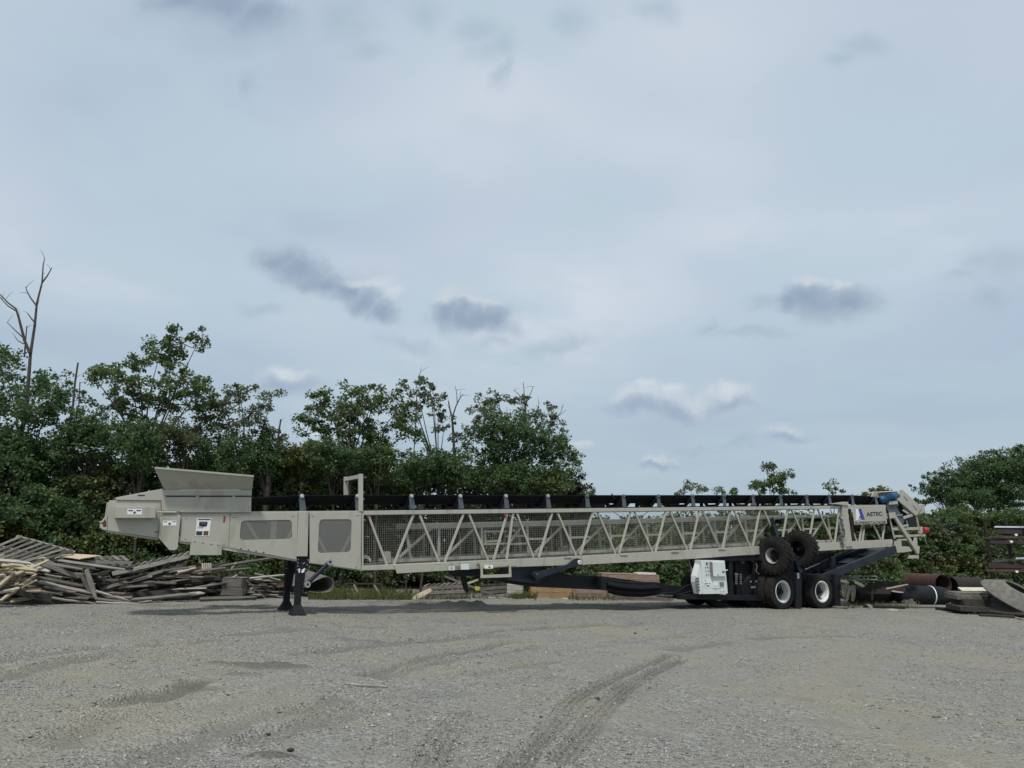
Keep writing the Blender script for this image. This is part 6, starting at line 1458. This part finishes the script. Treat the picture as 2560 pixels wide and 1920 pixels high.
MASS2 = [
 (740, 1150, 70, 60, 26.0, LEAF_C, 'yellowish green tree right of the dip in the skyline'), (830, 1150, 85, 60, 26.0, LEAF_A, 'dark tree behind the white arch'), (940, 1160, 85, 60, 26.4, LEAF_B, 'mid green tree right of the white arch'),
 (1050, 1165, 85, 60, 26.4, LEAF_A, 'dark tree below the slim open tree'), (1150, 1180, 85, 60, 26.8, LEAF_A, 'dark tree between the slim tree and the dense dome'), (1260, 1200, 95, 55, 26.8, LEAF_A, 'dark tree under the dense dome just above the belt'), (1380, 1215, 75, 55, 27.2, LEAF_B, 'mid green tree just left of the purple shrub'),
]
for (px, py, rx, ry, Y, m, lab) in MASS2:
    bl = [(px + rng.uniform(-0.5, 0.5) * rx, py + rng.uniform(-0.45, 0.45) * ry, rx * rng.uniform(0.45, 0.6), ry * rng.uniform(0.45, 0.65)) for _ in range(6)] + [(px, py, rx * 0.7, ry * 0.7)]
    tree('broadleaf_tree', lab, 'tree', bl, Y, m, 0.9, 0.13, TG, px, 0.04)
# --- dead stems
bare('dead_tree', 'tall forked dead tree bare against the sky at the far left', 23.2, [
 ([(67, 1010), (72, 940), (76, 886), (87, 813), (92, 759), (105, 707), (108, 662), (112, 645)], 0.075, 0.012), ([(105, 707), (118, 690), (130, 669)], 0.028, 0.012), ([(90, 763), (76, 744), (67, 727), (64, 716)], 0.026, 0.010),
 ([(87, 806), (78, 796), (69, 783)], 0.026, 0.012), ([(74, 882), (61, 850), (52, 815), (47, 795), (40, 772)], 0.05, 0.03), ([(40, 772), (20, 757), (0, 736), (-10, 728)], 0.028, 0.012), ([(41, 778), (20, 765), (4, 748), (-6, 735)], 0.022, 0.010),
 ([(60, 846), (40, 828), (18, 806)], 0.022, 0.010), ([(61, 893), (64, 850), (67, 815)], 0.03, 0.016), ([(60, 860), (45, 852), (38, 842)], 0.018, 0.008)])
bare('dead_tree', 'short broken dead stem left of the highest tree', 23.0, [([(183, 1010), (187, 960), (195, 907)], 0.045, 0.03), ([(190, 940), (185, 936)], 0.02, 0.012)])
bare('dead_tree', 'thin dead stub right beside the short broken stem', 23.0, [([(197, 1010), (200, 955)], 0.025, 0.018)])
bare('dead_tree', 'crooked dead trunk leaning right at the dip in the skyline', 25.0, [([(672, 1190), (690, 1130), (700, 1095), (716, 1085)], 0.10, 0.045), ([(693, 1115), (697, 1080), (702, 1048)], 0.04, 0.025)])
bare('dead_tree', 'bare grey forked dead tree right of the slim open tree', 27.6, [([(1136, 1140), (1133, 1080), (1130, 1045), (1124, 1020), (1121, 1003)], 0.06, 0.02), ([(1130, 1045), (1140, 1015), (1150, 995), (1158, 985)], 0.03, 0.01), ([(1143, 1008), (1142, 985), (1138, 965)], 0.018, 0.007), ([(1150, 995), (1152, 978)], 0.012, 0.006)])
bare('dead_tree', 'fan of bare twigs above the right end of the wood', 28.2, [([(1312, 1120), (1316, 1050), (1312, 1000), (1308, 955)], 0.05, 0.010), ([(1315, 1010), (1326, 985), (1334, 965)], 0.02, 0.008), ([(1313, 1005), (1296, 985), (1283, 974)], 0.02, 0.008), ([(1345, 1090), (1362, 1060), (1390, 1045), (1415, 1025)], 0.025, 0.008), ([(1390, 1045), (1402, 1030), (1408, 1012)], 0.014, 0.006), ([(1395, 1125), (1410, 1115), (1428, 1098)], 0.02, 0.008), ([(1335, 1050), (1345, 1020), (1348, 1005)], 0.018, 0.007)])
bare('dead_tree', 'thin bare whip standing above the slim open tree', 27.7, [([(1042, 1010), (1040, 970), (1048, 945), (1054, 917)], 0.02, 0.006), ([(1042, 962), (1036, 948)], 0.012, 0.006)])
# --- thickets along the back edge of the yard: tangled growth nobody could count
def thicket(name, lab, prof, Yf, dep, nb, mats, leaf, ybot, rb=(0.45, 0.95)):
    """prof: (px, top py) skyline; bushes with rounded leafy tops fill everything from the skyline down to the ground"""
    xs_ = [p[0] for p in prof]; ts_ = [p[1] for p in prof]
    C_ = []; R_ = []; M_ = []; K = 30
    for i in range(nb):
        px = rng.uniform(xs_[0], xs_[-1]); t_ = np.interp(px, xs_, ts_) + 60 * (float(fbm(np.array([px]), np.array([Yf(px)]), 85, 3, 2)[0]) - 0.5) * 2
        f_ = rng.random() ** 0.9; r = rng.uniform(*rb)
        y_ = Yf(px) + dep * (1 - f_) * rng.uniform(0.5, 1.0)
        c = atY(px, t_ + (ybot - t_) * f_, y_); c[2] = max(0.3, c[2] - r * 0.8)
        d = rng.normal(0, 1, (K, 3)); d[:, 2] = np.abs(d[:, 2]) * 1.1 - 0.35; d /= np.linalg.norm(d, axis=1)[:, None]
        cc = c + d * (0.55 + 0.45 * rng.random(K))[:, None] * np.array([r * 1.15, r, r * 0.85])
        C_.append(cc); R_.append(rng.uniform(0.16, 0.34, K) * (0.7 + 0.4 * r)); M_.append(np.full(K, int(rng.integers(0, len(mats)))))
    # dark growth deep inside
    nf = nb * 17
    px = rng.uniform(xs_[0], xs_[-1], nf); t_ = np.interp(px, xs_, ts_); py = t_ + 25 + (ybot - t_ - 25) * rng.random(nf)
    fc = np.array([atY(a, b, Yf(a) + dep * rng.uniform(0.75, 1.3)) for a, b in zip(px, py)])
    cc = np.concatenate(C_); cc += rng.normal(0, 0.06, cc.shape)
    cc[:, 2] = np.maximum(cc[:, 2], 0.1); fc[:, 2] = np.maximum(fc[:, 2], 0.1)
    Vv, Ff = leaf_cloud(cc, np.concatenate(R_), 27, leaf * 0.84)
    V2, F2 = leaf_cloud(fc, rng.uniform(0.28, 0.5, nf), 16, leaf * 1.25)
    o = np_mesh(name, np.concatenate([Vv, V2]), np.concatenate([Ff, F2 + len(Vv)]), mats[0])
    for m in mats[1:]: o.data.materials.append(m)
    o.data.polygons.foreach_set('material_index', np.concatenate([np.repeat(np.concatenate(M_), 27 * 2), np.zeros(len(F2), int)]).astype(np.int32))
    global NLEAF
    NLEAF += len(Ff) // 2
    return tag(o, lab, 'thicket', kind='stuff')
MT = [LEAF_A, LEAF_B, LEAF_A, LEAF_D, LEAF_A, LEAF_C, LEAF_A]
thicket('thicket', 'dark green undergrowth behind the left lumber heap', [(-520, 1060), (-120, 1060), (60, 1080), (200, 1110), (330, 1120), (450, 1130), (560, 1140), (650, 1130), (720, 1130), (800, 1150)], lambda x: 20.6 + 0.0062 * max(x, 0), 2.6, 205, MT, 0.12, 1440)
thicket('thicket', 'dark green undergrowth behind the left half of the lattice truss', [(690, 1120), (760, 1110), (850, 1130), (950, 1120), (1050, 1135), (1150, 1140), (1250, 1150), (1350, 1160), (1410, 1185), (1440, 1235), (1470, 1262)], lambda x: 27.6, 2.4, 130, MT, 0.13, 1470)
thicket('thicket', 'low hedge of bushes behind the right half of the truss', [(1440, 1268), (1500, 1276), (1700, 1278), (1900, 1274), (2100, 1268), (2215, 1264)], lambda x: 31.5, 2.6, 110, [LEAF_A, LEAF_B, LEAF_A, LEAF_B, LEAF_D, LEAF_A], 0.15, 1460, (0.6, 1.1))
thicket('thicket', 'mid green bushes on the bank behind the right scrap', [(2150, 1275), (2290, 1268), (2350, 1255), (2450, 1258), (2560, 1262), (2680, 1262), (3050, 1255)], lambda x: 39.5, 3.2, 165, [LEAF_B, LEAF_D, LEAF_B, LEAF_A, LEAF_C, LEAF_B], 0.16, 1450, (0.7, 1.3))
# --- right tree and small far trees over the belt
tree('conifer', 'large dark drooping tree at the right border', 'tree', [(2400, 1205, 50, 40), (2460, 1180, 62, 48), (2535, 1165, 60, 48), (2590, 1180, 70, 70), (2350, 1225, 45, 32), (2420, 1240, 60, 36), (2500, 1235, 80, 50), (2370, 1250, 40, 20), (2545, 1128, 18, 12), (2470, 1140, 20, 12)], 46.0, LEAF_A, 1.5, 0.17, None, 2500, 0.16, clump=0.42)
tree('conifer', 'ragged drooping branch tips sticking out left of the large dark tree', 'tree', [(2300, 1215, 20, 8), (2325, 1228, 22, 9), (2345, 1238, 18, 8), (2318, 1192, 14, 7), (2335, 1200, 16, 8), (2345, 1176, 14, 6), (2360, 1185, 18, 9), (2285, 1220, 10, 5)], 46.0, LEAF_A, 0.8, 0.14, None, 2420, 0.06, clump=0.22)
FT = 'small far trees showing above the belt'
for bl, Y, m, dens, lab in (
 ([(1705, 1228, 16, 12), (1728, 1218, 14, 16), (1750, 1228, 16, 12)], 48, LEAF_D, 0.45, 'pale feathery far treetop left of the domed one'), ([(1805, 1222, 14, 14), (1828, 1226, 16, 12)], 48, LEAF_B, 0.6, 'small far treetop just left of the domed one'),
 ([(1890, 1222, 24, 18), (1925, 1215, 34, 20), (1960, 1218, 26, 20), (1928, 1172, 10, 18), (1940, 1192, 14, 16), (1962, 1196, 16, 18), (1915, 1160, 6, 8)], 46, LEAF_B, 0.9, 'domed far tree with a pointed spire behind it'),
 ([(2072, 1225, 14, 12), (2090, 1222, 14, 14)], 48, LEAF_B, 0.6, 'small far treetop right of the domed tree'), ([(2168, 1234, 12, 8), (2190, 1232, 14, 10), (2205, 1226, 14, 12), (2215, 1234, 12, 10)], 48, LEAF_C, 0.6, 'yellowish far treetop left of the blue motor'), ([(2295, 1250, 10, 8), (2310, 1252, 10, 6)], 48, LEAF_B, 0.6, 'tiny far treetop right of the chute cover'),
 ([(1470, 1232, 14, 10), (1482, 1236, 10, 8)], 46, LEAF_D, 0.5, 'tiny far twig tops right of the purple shrub'), ([(1655, 1262, 14, 8), (1500, 1258, 24, 9)], 46, LEAF_B, 0.8, 'low far bush glimpsed below the belt')):
    tree('far_tree', lab, 'tree', bl, Y, m, dens, 0.2, FT, None, 0.06, clump=0.38, jitterY=0.3)
# --- grass along the yard edge
def grass(name, lab, spots, n_, h0):
    px = []; 
    P_ = []
    for (x0, x1, y0, y1, k) in spots:
        for _ in range(int(n_ * k)):
            c = atZ(rng.uniform(x0, x1), rng.uniform(y0, y1)); P_.append(c)
    P_ = np.array(P_); z = ground_h(P_[:, 0], P_[:, 1]); keep = fbm(P_[:, 0], P_[:, 1], 0.8, 5, 3) > 0.42
    P_ = P_[keep]; z = z[keep]; k = len(P_)
    h = h0 * rng.uniform(0.4, 1.5, k); th = rng.random(k) * 6.28; ln = rng.normal(0, 0.35, (k, 2)) * h[:, None]
    w = 0.012
    a = np.stack([P_[:, 0] - w * np.cos(th), P_[:, 1] - w * np.sin(th), z], 1); b = np.stack([P_[:, 0] + w * np.cos(th), P_[:, 1] + w * np.sin(th), z], 1)
    c = np.stack([P_[:, 0] + ln[:, 0], P_[:, 1] + ln[:, 1], z + h], 1)
    V = np.stack([a, b, c], 1).reshape(-1, 3); F = np.arange(3 * k).reshape(-1, 3)
    return tag(np_mesh(name, V, F, GRASS), lab, 'grass', kind='stuff')
grass('grass', 'yellow green grass and weeds along the back edge of the yard', [(770, 1030, 1478, 1502, 2.6), (1030, 1320, 1482, 1500, 0.6), (1270, 1340, 1490, 1502, 0.7), (1420, 1760, 1488, 1504, 0.5), (2110, 2300, 1503, 1520, 0.6), (0, 760, 1462, 1490, 1.0), (1660, 1740, 1484, 1502, 0.6), (2230, 2560, 1440, 1500, 1.0)], 2600, 0.16)
